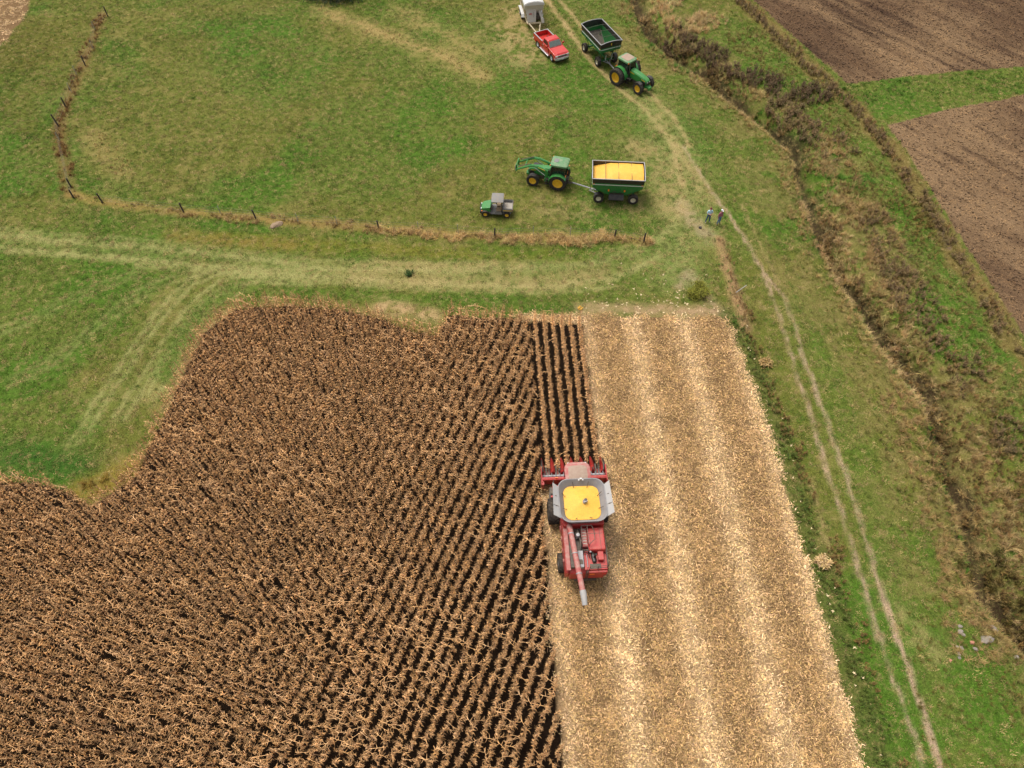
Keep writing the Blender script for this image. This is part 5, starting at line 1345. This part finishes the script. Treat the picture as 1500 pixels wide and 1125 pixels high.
# loader tractor and the full wagon
hL = Vector((-0.965, 0.26, 0)).normalized()
leftL = Vector((-hL[1], hL[0], 0))                                  # tractor's left side faces the camera
nr = px(816, 279)
lc = nr - leftL * 1.05
tractor('loader_tractor', 'green tractor with raised front loader arms pulling the wagon full of corn', (lc[0], lc[1], 0), (hL[0], hL[1]), loader=True)
hV = Vector((-0.997, 0.07, 0)).normalized()
leftV = Vector((-hV[1], hV[0], 0))
nw = (px(874, 297) + px(928, 299)) / 2
vc = nw - leftV * 1.25
hk = Vector((lc[0], lc[1], 0)) - hL * 1.40
dv = Vector((hk[0] - vc[0], hk[1] - vc[1], 0)); tl_ = dv.length; rv = Vector((hV[1], -hV[0], 0)); yw = math.atan2(dv.dot(rv), dv.dot(hV))
wagon('gravity_wagon', 'green wagon heaped with golden corn behind the loader tractor', (vc[0], vc[1], 0), (hV[0], hV[1]), True, tl_, yw)

# ---- utility vehicle
def utv():
    h = Vector((-0.998, 0.06, 0)).normalized(); lf = Vector((-h[1], h[0], 0))
    m = (px(710, 316.5) + px(743.5, 318.5)) / 2
    c = m - lf * 0.64
    t = thing('utility_vehicle', 'small green and grey utility vehicle with grey roof and yellow wheels by the fence', 'utility vehicle', (c[0], c[1], 0), (h[0], h[1]))
    P = lambda n, m_, fn, bv=0.0, par=None: part(n, m_, par or t, fn, bv)
    F, B = 1.08, -1.08
    P('chassis', 'plastic', lambda b: (b.span((-0.60, -1.5, 0.36), (0.60, 1.45, 0.52)), b.span((-0.72, -0.62, 0.36), (0.72, 0.55, 0.50))), 0.03)
    hd = P('hood', 'green', lambda b: b.loft([[(-0.66, 0.55, 0.62), (0.66, 0.55, 0.62), (0.62, 0.55, 1.12), (-0.62, 0.55, 1.12)], [(-0.60, 1.25, 0.62), (0.60, 1.25, 0.62), (0.54, 1.25, 0.98), (-0.54, 1.25, 0.98)], [(-0.45, 1.52, 0.62), (0.45, 1.52, 0.62), (0.40, 1.50, 0.82), (-0.40, 1.50, 0.82)]]), 0.04)
    P('front_bumper', 'black', lambda b: (b.span((-0.62, 1.40, 0.38), (0.62, 1.62, 0.62)), rail(b, [(-0.4, 1.6, 0.6), (-0.35, 1.62, 0.85), (0.35, 1.62, 0.85), (0.4, 1.6, 0.6)], 0.025)), 0.03)
    for s in (-1, 1):
        P('headlight', 'lens', lambda b: b.box((s * 0.36, 1.50, 0.80), (0.2, 0.05, 0.08)), 0, hd)
        P('turn_lamp', 'orange', lambda b: b.box((s * 0.60, 1.42, 0.66), (0.10, 0.08, 0.08)), 0, hd)
        P('front_fender', 'black', lambda b: b.loft([[(s * 0.52, F + 0.42 * math.cos(R(a)), 0.34 + 0.42 * math.sin(R(a))), (s * 0.80, F + 0.42 * math.cos(R(a)), 0.34 + 0.42 * math.sin(R(a))), (s * 0.80, F + 0.39 * math.cos(R(a)), 0.34 + 0.39 * math.sin(R(a))), (s * 0.52, F + 0.39 * math.cos(R(a)), 0.34 + 0.39 * math.sin(R(a)))] for a in range(10, 171, 20)]))
        wheel(t, (s * 0.66, F, 0.33), 0.33, 0.25, 0.19, 'yellow', s, 14, 0.6)
        wheel(t, (s * 0.66, B, 0.33), 0.33, 0.28, 0.19, 'yellow', s, 14, 0.6)
        P('seat', 'seat', lambda b: (b.span((s * 0.08, -0.50, 0.62), (s * 0.60, -0.02, 0.78)), b.span((s * 0.08, -0.58, 0.74), (s * 0.60, -0.46, 1.25))), 0.05)
        P('roll_bar', 'black', lambda b: (b.tube([(s * 0.66, 0.62, 0.95), (s * 0.62, 0.30, 1.80), (s * 0.62, -0.55, 1.84), (s * 0.66, -0.64, 0.5)], 0.035, 6),))
        P('door_net', 'plastic', lambda b: b.span((s * 0.66, -0.55, 0.50), (s * 0.70, 0.10, 0.72)), 0.02)
    P('dashboard', 'black', lambda b: (b.span((-0.6, 0.42, 0.85), (0.6, 0.56, 1.10)),), 0.03)
    P('steering_wheel', 'black', lambda b: (b.lathe([(0.15, -0.012), (0.18, -0.012), (0.18, 0.012), (0.15, 0.012)], (0.32, 0.25, 1.12), 'z', 14), b.tube([(0.32, 0.42, 0.98), (0.32, 0.25, 1.12)], 0.025, 6)))
    P('roof', 'plastic', lambda b: b.loft([rrect(0.66, 0.55, 0.10, 1.84, 3, 0, -0.14), rrect(0.70, 0.60, 0.12, 1.90, 3, 0, -0.14), rrect(0.62, 0.52, 0.12, 1.94, 3, 0, -0.14)]))
    P('windshield', 'glass', lambda b: b.add([(-0.58, 0.58, 1.12), (0.58, 0.58, 1.12), (0.56, 0.32, 1.78), (-0.56, 0.32, 1.78)], [(0, 1, 2, 3)]))
    bx = P('cargo_box', 'plastic', lambda b: (b.span((-0.72, -1.66, 0.72), (0.72, -0.66, 0.80)), [b.span((s * 0.72, -1.66, 0.72), (s * 0.66, -0.66, 1.08)) for s in (-1, 1)], b.span((-0.66, -0.72, 0.8), (0.66, -0.66, 1.10)), b.span((-0.66, -1.66, 0.8), (0.66, -1.60, 1.06))), 0.02)
    P('box_floor', 'bed', lambda b: b.span((-0.655, -1.595, 0.802), (0.655, -0.725, 0.815)), 0, bx)
    P('box_rail', 'dark', lambda b: ([rail(b, [(s * 0.69, -1.62, 1.14), (s * 0.69, -0.68, 1.14)], 0.02) for s in (-1, 1)],), 0, bx)
    for s in (-1, 1):
        P('box_stripe', 'yellow', lambda b: b.span((s * 0.722, -1.60, 0.86), (s * 0.728, -0.72, 0.93)), 0, bx)
        P('tail_lamp', 'redlamp', lambda b: b.box((s * 0.6, -1.67, 0.9), (0.12, 0.03, 0.08)), 0, bx)
utv()
# ------------------------------------------------------------------ people
def cloth(name, col, plaid=None):
    m, nt, b = new_mat(name)
    N = nt.nodes; L = nt.links
    tc = N.new('ShaderNodeTexCoord')
    n = N.new('ShaderNodeTexNoise'); n.inputs['Scale'].default_value = 14; n.inputs['Detail'].default_value = 4
    L.new(tc.outputs['Object'], n.inputs['Vector'])
    mx = N.new('ShaderNodeMix'); mx.data_type = 'RGBA'
    mx.inputs['A'].default_value = (*[c * 0.8 for c in col], 1); mx.inputs['B'].default_value = (*[min(1, c * 1.2) for c in col], 1)
    L.new(n.outputs['Fac'], mx.inputs['Factor'])
    out = mx.outputs['Result']
    if plaid:
        for dr in ('X', 'Z'):
            w = N.new('ShaderNodeTexWave'); w.bands_direction = dr; w.inputs['Scale'].default_value = 3.2
            L.new(tc.outputs['Object'], w.inputs['Vector'])
            mr = N.new('ShaderNodeMapRange'); mr.inputs['From Min'].default_value = 0.6; mr.inputs['To Max'].default_value = 0.5
            L.new(w.outputs['Fac'], mr.inputs['Value'])
            q = N.new('ShaderNodeMix'); q.data_type = 'RGBA'; q.inputs['B'].default_value = (*plaid, 1)
            L.new(mr.outputs[0], q.inputs['Factor']); L.new(out, q.inputs['A']); out = q.outputs['Result']
    L.new(out, b.inputs['Base Color']); b.inputs['Roughness'].default_value = 0.9
    return m

def person(label, loc, heading, J, hs, mats, cap_m, hair_m, Ht=1.78):
    """one skinned body from a posed skeleton; J joint -> position, +y is where the person faces"""
    V = []; E = []; Rd = []; idx = {}
    def add(n, p, r): idx[n] = len(V); V.append(Vector(p)); Rd.append(r)
    for n, (p, r) in J.items(): add(n, p, r)
    for a, b in [('pelvis', 'belly'), ('belly', 'chest'), ('chest', 'neck'), ('neck', 'head0')]: E.append((idx[a], idx[b]))
    for s in 'LR':
        for a, b in [('chest', 'sh'), ('sh', 'el'), ('el', 'wr'), ('wr', 'palm')]:
            E.append((idx['chest'] if a == 'chest' else idx[a + s], idx[b + s]))
        for a, b in [('pelvis', 'hip'), ('hip', 'knee'), ('knee', 'ank'), ('ank', 'toe')]:
            E.append((idx['pelvis'] if a == 'pelvis' else idx[a + s], idx[b + s]))
    me = bpy.data.meshes.new('person_skeleton'); me.from_pydata([tuple(v) for v in V], E, [])
    o = bpy.data.objects.new('person_skeleton', me); COL.objects.link(o)
    sk = o.modifiers.new('skin', 'SKIN')
    if not me.skin_vertices:
        bm = bmesh.new(); bm.from_mesh(me); bm.verts.layers.skin.verify(); bm.to_mesh(me); bm.free()
    for i, sv in enumerate(me.skin_vertices[0].data):
        sv.radius = (Rd[i], Rd[i]); sv.use_root = (i == 0)
    ss = o.modifiers.new('sub', 'SUBSURF'); ss.levels = 2; ss.render_levels = 2
    dg = bpy.context.evaluated_depsgraph_get()
    ev = bpy.data.meshes.new_from_object(o.evaluated_get(dg))
    bpy.data.objects.remove(o)
    bm = bmesh.new(); bm.from_mesh(ev)
    # head: cranium, jaw, nose, ears
    def addpart(build):
        mb = MB(); build(mb); base = [bm.verts.new(p) for p in mb.v]
        for f in mb.f:
            try: bm.faces.new([base[i] for i in f])
            except ValueError: pass
    hd = Vector(J['head0'][0])
    def head(b):
        rings = []
        for k, (z, rx, ry, cy) in enumerate([(-0.11, 0.03, 0.035, 0.045), (-0.085, 0.052, 0.062, 0.03), (-0.04, 0.066, 0.082, 0.015), (0.02, 0.074, 0.094, 0.0), (0.07, 0.074, 0.095, -0.005), (0.11, 0.058, 0.075, -0.008), (0.132, 0.025, 0.03, -0.01)]):
            rings.append([tuple(hd + Vector((rx * math.cos(a), cy + ry * math.sin(a), z + 0.06))) for a in np.linspace(0, 2 * math.pi, 13)[:-1]])
        b.loft(rings)
    addpart(head)
    addpart(lambda b: b.loft([[tuple(hd + Vector((x, 0.09, z + 0.06))) for x, z in ((-0.012, 0.02), (0.012, 0.02), (0.018, -0.03), (-0.018, -0.03))], [tuple(hd + Vector((x, 0.122, z + 0.06))) for x, z in ((-0.006, -0.01), (0.006, -0.01), (0.01, -0.028), (-0.01, -0.028))]]))
    for s in (-1, 1):
        addpart(lambda b: b.ball(tuple(hd + Vector((s * 0.078, -0.005, 0.06))), (0.012, 0.022, 0.035), 8, 6))
        n = 'R' if s > 0 else 'L'
        pm = Vector(J['palm' + n][0]); dr = (pm - Vector(J['wr' + n][0])).normalized()
        sd = dr.cross(Vector((0, 0, 1))); sd = sd.normalized() if sd.length > 0.1 else Vector((0, 1, 0))
        dn = sd.cross(dr)
        for k, (off_, ln) in enumerate(((-0.027, 0.06), (-0.009, 0.075), (0.009, 0.07), (0.027, 0.055))):
            p0 = pm + sd * off_ + dr * 0.01
            addpart(lambda b: b.tube([p0, p0 + dr * ln * 0.5 + dn * 0.006, p0 + dr * ln * 0.85 + dn * 0.03], [0.0095, 0.009, 0.0065], 6))
        addpart(lambda b: b.tube([pm - sd * 0.03 - dr * 0.03, pm - sd * 0.055 + dr * 0.005, pm - sd * 0.055 + dr * 0.035], [0.012, 0.010, 0.008], 6))
    bmesh.ops.recalc_face_normals(bm, faces=bm.faces)
    bones = [('skin', 'neck', 'head0')] + [('shirt', 'pelvis', 'belly'), ('shirt', 'belly', 'chest'), ('shirt', 'chest', 'neck')]
    for s in 'LR':
        bones += [('shirt', 'chest', 'sh' + s), ('shirt', 'sh' + s, 'el' + s), ('fore', 'el' + s, 'wr' + s), ('skin', 'wr' + s, 'palm' + s), ('jeans', 'pelvis', 'hip' + s), ('jeans', 'hip' + s, 'knee' + s), ('jeans', 'knee' + s, 'ank' + s), ('boots', 'ank' + s, 'toe' + s)]
    order = ['skin', 'shirt', 'fore', 'jeans', 'boots']
    belt_z = J['pelvis'][0][2] + 0.05
    for f in bm.faces:
        c = f.calc_center_median(); best = None
        for nm, a, b in bones:
            A = Vector(J[a][0]); B = Vector(J[b][0]); u = B - A; tt = max(0, min(1, (c - A).dot(u) / u.length_squared))
            d = (c - A - u * tt).length / (J[a][1] + 0.02)
            if best is None or d < best[0]: best = (d, nm)
        nm = best[1]
        if (c - (hd + Vector((0, 0, 0.06)))).length < 0.16: nm = 'skin'
        elif nm in ('shirt', 'jeans') and abs(c.x) < 0.24 and 0.2 < c.z:
            if c.z < belt_z and nm == 'shirt' and c.z < 1.05: nm = 'jeans'
            elif nm == 'jeans' and c.z > belt_z: nm = 'shirt'
        if c.z < 0.10: nm = 'boots'
        f.material_index = order.index(nm); f.smooth = True
    ev.materials.clear()
    for n in order: ev.materials.append(mats[n])
    bm.to_mesh(ev); bm.free()
    body = bpy.data.objects.new('person', ev); COL.objects.link(body)
    body.location = loc; body.rotation_euler = (0, 0, math.atan2(-heading[0], heading[1])); body.scale = (hs, hs, hs)
    tag(body, label, 'person')
    top = hd + Vector((0, -0.004, 0.06))
    mb = MB()
    mb.loft([[tuple(top + Vector((rx * math.cos(a), ry * math.sin(a), z))) for a in np.linspace(0, 2 * math.pi, 15)[:-1]] for rx, ry, z in ((0.084, 0.105, 0.045), (0.086, 0.106, 0.075), (0.078, 0.095, 0.115), (0.05, 0.06, 0.142), (0.01, 0.012, 0.150))])
    mb.loft([[tuple(top + Vector((x, y, z))) for x, y, z in ((-0.07, 0.07, 0.05), (0.07, 0.07, 0.05), (0.07, 0.07, 0.062), (-0.07, 0.07, 0.062))], [tuple(top + Vector((x, y, z))) for x, y, z in ((-0.05, 0.185, 0.035), (0.05, 0.185, 0.035), (0.05, 0.185, 0.045), (-0.05, 0.185, 0.045))]])
    mb.build('cap', cap_m, body)
    mb = MB()
    mb.loft([[tuple(top + Vector((rx * math.cos(a), -0.012 + ry * math.sin(a), z))) for a in np.linspace(math.pi * 0.95, 2.05 * math.pi, 9)] for rx, ry, z in ((0.070, 0.088, -0.03), (0.080, 0.100, 0.01), (0.081, 0.102, 0.05))], cap=False, closed=False)
    mb.build('hair', hair_m, body)
    eye = MB()
    for s in (-1, 1): eye.ball(tuple(top + Vector((s * 0.03, 0.088, 0.015))), 0.010, 6, 5)
    eye.build('eyes', 'black', body)
    return body

SKIN = cloth('skin_tone', (0.52, 0.30, 0.20))
DENIM1 = cloth('dark_denim', (0.035, 0.075, 0.16)); DENIM2 = cloth('faded_denim', (0.085, 0.17, 0.30))
SHIRT1 = cloth('pale_blue_shirt', (0.42, 0.62, 0.74)); SHIRT2 = cloth('plaid_shirt', (0.26, 0.06, 0.09), (0.36, 0.20, 0.24))
BOOT1 = cloth('pale_boots', (0.36, 0.30, 0.22)); BOOT2 = cloth('brown_boots', (0.14, 0.07, 0.04))
CAP1 = cloth('maroon_cap', (0.14, 0.015, 0.03)); CAP2 = cloth('white_cap', (0.75, 0.76, 0.80))
HAIR = cloth('brown_hair', (0.05, 0.03, 0.02))
def skeleton(folded):
    J = {'pelvis': ((0, 0, 0.98), 0.135), 'belly': ((0, 0.01, 1.14), 0.145), 'chest': ((0, 0, 1.34), 0.145), 'neck': ((0, -0.005, 1.51), 0.06), 'head0': ((0, 0.012, 1.60), 0.062)}
    for s, n in ((-1, 'L'), (1, 'R')):
        J['hip' + n] = ((s * 0.10, 0, 0.90), 0.10); J['knee' + n] = ((s * (0.15 if folded else 0.12), 0.02, 0.50), 0.068)
        J['ank' + n] = ((s * (0.19 if folded else 0.13), -0.01, 0.09), 0.052); J['toe' + n] = ((s * (0.22 if folded else 0.15), 0.17, 0.045), 0.042)
        J['sh' + n] = ((s * 0.20, 0, 1.43), 0.068)
        if folded:
            J['el' + n] = ((s * 0.27, 0.05, 1.18), 0.05); J['wr' + n] = ((s * 0.07, 0.24, 1.14 + 0.03 * s), 0.034); J['palm' + n] = ((-s * 0.02, 0.25, 1.15 + 0.03 * s), 0.032)
        else:
            J['el' + n] = ((s * 0.26, -0.02, 1.15), 0.05); J['wr' + n] = ((s * 0.27, 0.07, 0.92), 0.034); J['palm' + n] = ((s * 0.27, 0.10, 0.84), 0.034)
    return J
p1 = px(1035.8, 325.5); p2 = px(1051.5, 328.5)
person('person in pale blue shirt, dark jeans and maroon cap with hands held together', (p1[0], p1[1], 0), (0.15, -0.99), skeleton(True), 1.04,
       dict(skin=SKIN, shirt=SHIRT1, fore=SKIN, jeans=DENIM1, boots=BOOT1), CAP1, HAIR)
person('person in maroon plaid shirt, faded blue jeans and white cap with arms down', (p2[0], p2[1], 0), (0.55, -0.83), skeleton(False), 1.06,
       dict(skin=SKIN, shirt=SHIRT2, fore=SHIRT2, jeans=DENIM2, boots=BOOT2), CAP2, HAIR)

# ------------------------------------------------------------------ fences
def gz(x, y): return float(height(np.array([x]), np.array([y]))[0])
def fence(label, wood, steel, path):
    t = thing('wire_fence', label, 'fence', (path[0][0], path[0][1], 0))
    o = Vector((path[0][0], path[0][1], 0))
    posts = []
    for i, (x, y, tall) in enumerate(wood):
        p = px(x, y); lean = Vector((rr.uniform(-0.08, 0.08), rr.uniform(-0.06, 0.06), 0))
        mb = MB(); q = p - o; z = gz(p[0], p[1])
        mb.tube([q + Vector((0, 0, z - 0.2)), q + lean * 0.5 + Vector((0, 0, z + tall * 0.5)), q + lean + Vector((0, 0, z + tall)), q + lean + Vector((0.01, 0, z + tall + 0.03))], [0.085, 0.08, 0.075, 0.05], 9)
        mb.build('wooden_post', 'post', t); posts.append((p, tall))
    for x, y in steel:
        p = px(x, y); q = p - o; mb = MB()
        mb.box(q + Vector((0, 0, 0.55)), (0.035, 0.035, 1.3)); mb.box(q + Vector((0.02, 0.02, 0.55)), (0.035, 0.012, 1.25))
        mb.build('steel_post', 'steel_post', t); posts.append((p, 1.2))
    key = np.array(path)
    def along(p):
        best = (1e9, 0); acc = 0
        for a, b in zip(key[:-1], key[1:]):
            u = b - a; L = np.linalg.norm(u); s = np.clip(np.dot(np.array(p[:2]) - a, u) / L, 0, L); d = np.linalg.norm(a + u / L * s - np.array(p[:2]))
            if d < best[0]: best = (d, acc + s)
            acc += L
        return best[1]
    posts.sort(key=lambda q: along(q[0]))
    for z in (0.35, 0.7, 1.02):
        mb = MB(); pts = []
        for k, (p, tall) in enumerate(posts):
            if k: pts.append((posts[k - 1][0] + p) / 2 - o + Vector((0, 0, z - 0.03)))
            pts.append(p - o + Vector((0, -0.05, z)))
        mb.tube(pts, 0.006, 4); mb.build('wire', 'wire', t)
rr = random.Random(5)
fence('old wire fence with dark leaning posts running up the left of the pasture', [(158, 24, 1.25), (125, 96, 1.2), (97, 158, 1.3), (86, 185, 1.5), (104, 274, 1.1), (108, 290, 1.1)], [(140, 45), (137, 72), (113, 110), (105, 135), (89, 208)], fence_a)
fence('wire fence with dark wooden and thin steel posts along the near side of the pasture', [(150, 297, 1.2), (269, 311, 1.2), (375, 320, 1.1), (555, 336, 1.1), (724.5, 347, 1.15), (900, 348, 1.05), (942.5, 356, 1.3)],
      [(324, 315), (437, 326), (494, 330), (613, 338), (671, 342), (781, 345), (835, 346)], fence_b)

# ------------------------------------------------------------------ loose things
def rock(name, label, p, size, seed, m='stone', group=None, cat='stone'):
    r_ = random.Random(seed); mb = MB(); mb.ball((0, 0, 0), 1.0, 9, 7)
    for i, v in enumerate(mb.v):
        k = 0.75 + 0.5 * r_.random() ** 1.0; mb.v[i] = (v[0] * size[0] * k, v[1] * size[1] * k, v[2] * size[2] * (0.8 + 0.4 * r_.random()))
    me = mb.mesh(name, m, False)
    o = bpy.data.objects.new(name, me); COL.objects.link(o)
    o.location = (p[0], p[1], gz(p[0], p[1]) + size[2] * 0.35); o.rotation_euler = (0, 0, r_.uniform(0, 6.28))
    return tag(o, label, cat, group)
for k, (x, y, s) in enumerate([(1408, 917, .22), (1408, 925, .26), (1412, 929, .2), (1403, 947, .18), (1409, 949, .24), (1405, 957, .2), (1406, 963, .17), (1430, 950, .24), (1493, 961, .25)]):
    rock('field_stone', 'pale grey field stone lying in the grass near the creek bank', px(x, y), (s * 0.75, s * 0.58, s * 0.4), 50 + k, 'stone', 'field stones by the creek')
rock('stone_slab', 'broad flat grey slab half hidden under dead grass by the creek', px(1448, 936), (0.5, 0.3, 0.16), 71)
rock('stone_slab', 'narrow tilted grey slab above the broad flat slab by the creek', px(1459, 918), (0.15, 0.32, 0.2), 72)
rock('brick_lump', 'reddish broken brick with a hole lying between the field stones', px(1425, 941), (0.17, 0.14, 0.14), 73, 'brick', None, 'brick')
rock('brick_lump', 'small reddish brick fragment lying alone in the grass beside the lane', px(1393, 967), (0.10, 0.08, 0.07), 74, 'brick', None, 'brick')
rock('dark_clod', 'small dark clod on the worn grass near the person in blue', px(1025.5, 334), (0.16, 0.13, 0.14), 75, 'black', None, 'clod')
rock('dirt_mound', 'low bare brown dirt mound beside the fence posts', px(405, 330), (0.7, 0.36, 0.2), 76, mat('dry_dirt', (0.24, 0.16, 0.10), 0.95, dust=0.5, dust_col=(0.34, 0.25, 0.16), scale=14), None, 'mound')

a, b = px(1076, 434), px(1091, 424)
mb = MB(); mb.tube([(0, 0, 0.05), tuple(Vector((b[0] - a[0], b[1] - a[1], 0.12)))], 0.03, 8)
o = mb.build('pipe', 'steel_post'); o.location = (a[0], a[1], gz(a[0], a[1]) + 0.18)
tag(o, 'pale grey pipe lying across the weedy ridge beside the lane', 'pipe')

# husks blown onto the headland grass
rr = random.Random(21)
husk_meshes = []
for k in range(5):
    v = VB()
    for q in range(4):
        s = rr.uniform(0.85, 1.1)
        v.blade((rr.uniform(-.05, .05), rr.uniform(-.05, .05), 0.03), rr.uniform(0, 6.28), rr.uniform(0.14, 0.26), rr.uniform(0.06, 0.10), rr.uniform(0, 45), rr.uniform(20, 80), 3, (s, s * 0.95, s * 0.84), 0.3)
    husk_meshes.append(v.mesh('corn_husk', veg_mat('pale_husk_%d' % k, False, col=tuple(C(236, 216, 180) * (0.85 + 0.05 * k)))))
hr = np.random.default_rng(3)
n = 0
while n < 90:
    x, y = hr.uniform(858, 1060), 462 - abs(hr.normal(0, 1)) * 26
    if y < 385 or hr.random() < 0.35 * (x > 1010) : continue
    p = px(x, y)
    o = bpy.data.objects.new('corn_husk', husk_meshes[n % 5]); COL.objects.link(o)
    o.location = (p[0], p[1], gz(p[0], p[1])); o.rotation_euler = (0, 0, hr.uniform(0, 6.28)); s = hr.uniform(0.4, 0.85); o.scale = (s, s, s)
    tag(o, 'pale dry corn husk lying on the worn headland beyond the stubble', 'husk', 'husks scattered on the headland'); n += 1
n = 0
while n < 26:
    t_ = hr.uniform(0, len(field_edge) - 2); i = int(t_); q = field_edge[i] + (field_edge[i + 1] - field_edge[i]) * (t_ - i) + np.array([hr.uniform(0.1, 1.0), 0])
    o = bpy.data.objects.new('corn_husk', husk_meshes[n % 5]); COL.objects.link(o)
    o.location = (q[0], q[1], gz(q[0], q[1]) + 0.25); o.rotation_euler = (hr.uniform(-.5, .5), 0, hr.uniform(0, 6.28)); s = hr.uniform(0.4, 0.9); o.scale = (s, s, s)
    tag(o, 'pale corn husk caught in the dark weeds along the stubble edge', 'husk', 'husks caught in the margin weeds'); n += 1

# spilled ears at the corner of the uncut corn
rr = random.Random(9)
t = thing('corn_ear_pile', 'small pile of yellow corn ears at the corner of the uncut corn', 'corn ears', px(850, 452))
for k in range(7):
    a_ = rr.uniform(0, 6.28); q = Vector((rr.uniform(-0.25, 0.25), rr.uniform(-0.22, 0.22), 0.06 + 0.05 * (k % 3))); d = Vector((math.cos(a_), math.sin(a_), rr.uniform(-0.1, 0.3))) * 0.13
    part('corn_ear', 'grain', t, lambda b: b.tube([q - d, q - d * 0.6, q + d * 0.4, q + d], [0.02, 0.045, 0.04, 0.012], 8))

# ------------------------------------------------------------------ shrubs and the tree at the top edge
def leafy(name, label, p, rad, h, col, n, leaf, seed, cat='shrub', stems=6):
    t = thing(name, label, cat, (p[0], p[1], gz(p[0], p[1])))
    r_ = random.Random(seed); v = VB(); s = VB()
    clumps = [(r_.uniform(-1, 1), r_.uniform(-1, 1), r_.uniform(0.25, 1)) for _ in range(16)]
    clumps = [c for c in clumps if c[0] ** 2 + c[1] ** 2 < 1]
    for k in range(n):
        c = r_.choice(clumps); sh = 0.6 + 0.7 * r_.random()
        q = (c[0] * rad * 0.8 + r_.gauss(0, rad * 0.18), c[1] * rad * 0.8 + r_.gauss(0, rad * 0.18), max(0.02, c[2] * h * 0.8 + r_.gauss(0, h * 0.14)))
        v.blade(q, r_.uniform(0, 6.28), leaf * r_.uniform(0.6, 1.3), leaf * 0.35, r_.uniform(-10, 75), r_.uniform(10, 80), 2, (sh, sh * r_.uniform(0.92, 1.05), sh * r_.uniform(0.7, 1)), 0.3)
    for k in range(stems):
        c = clumps[k % len(clumps)]
        s.tube([(0, 0, -0.05), (c[0] * rad * 0.35, c[1] * rad * 0.35, c[2] * h * 0.5), (c[0] * rad * 0.8, c[1] * rad * 0.8, c[2] * h * 0.9)], [0.02 * h + 0.01, 0.014 * h + 0.006, 0.004], 5, (1, 1, 1))
    vm = veg_mat(name + '_leaf_%d' % seed, False, col=tuple(col)); sm = veg_mat(name + '_stem_%d' % seed, False, col=(0.10, 0.07, 0.04), trans=0.0)
    o = bpy.data.objects.new('foliage', v.mesh('foliage', vm)); COL.objects.link(o); o.parent = t
    o = bpy.data.objects.new('stem', s.mesh('stem', sm)); COL.objects.link(o); o.parent = t
    return t
leafy('weed_clump', 'rounded olive green weed clump on the headland beyond the stubble', px(1022, 430), 1.15, 0.7, C(118, 118, 46), 1500, 0.20, 1, 'weeds')
leafy('weed_clump', 'small dark green weed tuft in the mown headland track', px(600, 402), 0.42, 0.35, C(58, 84, 40), 350, 0.14, 2, 'weeds')
leafy('dry_weed_clump', 'pale tan dry grass clump at the weedy stubble margin', px(1203, 826), 0.55, 0.5, C(196, 168, 128), 450, 0.3, 3, 'weeds')
leafy('dry_weed_clump', 'tan dry weed clump halfway along the brown weedy ridge', px(1120, 533), 0.5, 0.45, C(170, 142, 98), 420, 0.26, 4, 'weeds')

def tree():
    p = px(496, -23)
    t = thing('evergreen_tree', 'dark low branched evergreen tree at the top of the pasture', 'tree', (p[0], p[1], 0))
    r_ = random.Random(8); H = 9.0
    part('trunk', 'bark', t, lambda b: ([b.tube([(0, 0, -0.2), (0.1, 0, 3), (0.05, 0.1, H * 0.95)], [0.28, 0.2, 0.03], 9)], [b.tube([(0, 0, 0.5 + 0.5 * k), (2.2 * math.cos(k * 2.4) * (1 - k / 18), 2.2 * math.sin(k * 2.4) * (1 - k / 18), 0.6 + 0.5 * k), (4.6 * math.cos(k * 2.4) * (1 - k / 18), 4.6 * math.sin(k * 2.4) * (1 - k / 18), 0.45 + 0.52 * k)], [0.09, 0.05, 0.015], 5) for k in range(15)]))
    v = VB()
    for k in range(9000):
        u = r_.random() ** 1.6; z = 0.15 + u * H; rad = (1 - u) ** 0.8 * 6.0 * (0.75 + 0.4 * float(vnoise(np.array([math.floor(z * 1.6) * 3.1]), np.array([r_.choice(range(9)) * 2.3]), 1.0, 5)[0])) * math.sqrt(r_.uniform(0.15, 1))
        a_ = r_.uniform(0, 6.28); s = 0.5 + 0.9 * r_.random()
        v.blade((rad * math.cos(a_), rad * math.sin(a_), z), a_ + r_.gauss(0, 0.6), r_.uniform(0.25, 0.55), 0.14, r_.uniform(-30, 30), r_.uniform(0, 50), 2, (s, s, s * 0.9), 0.25)
    o = bpy.data.objects.new('crown', v.mesh('crown', veg_mat('evergreen_leaf', False, col=(0.022, 0.032, 0.012)))); COL.objects.link(o); o.parent = t
tree()
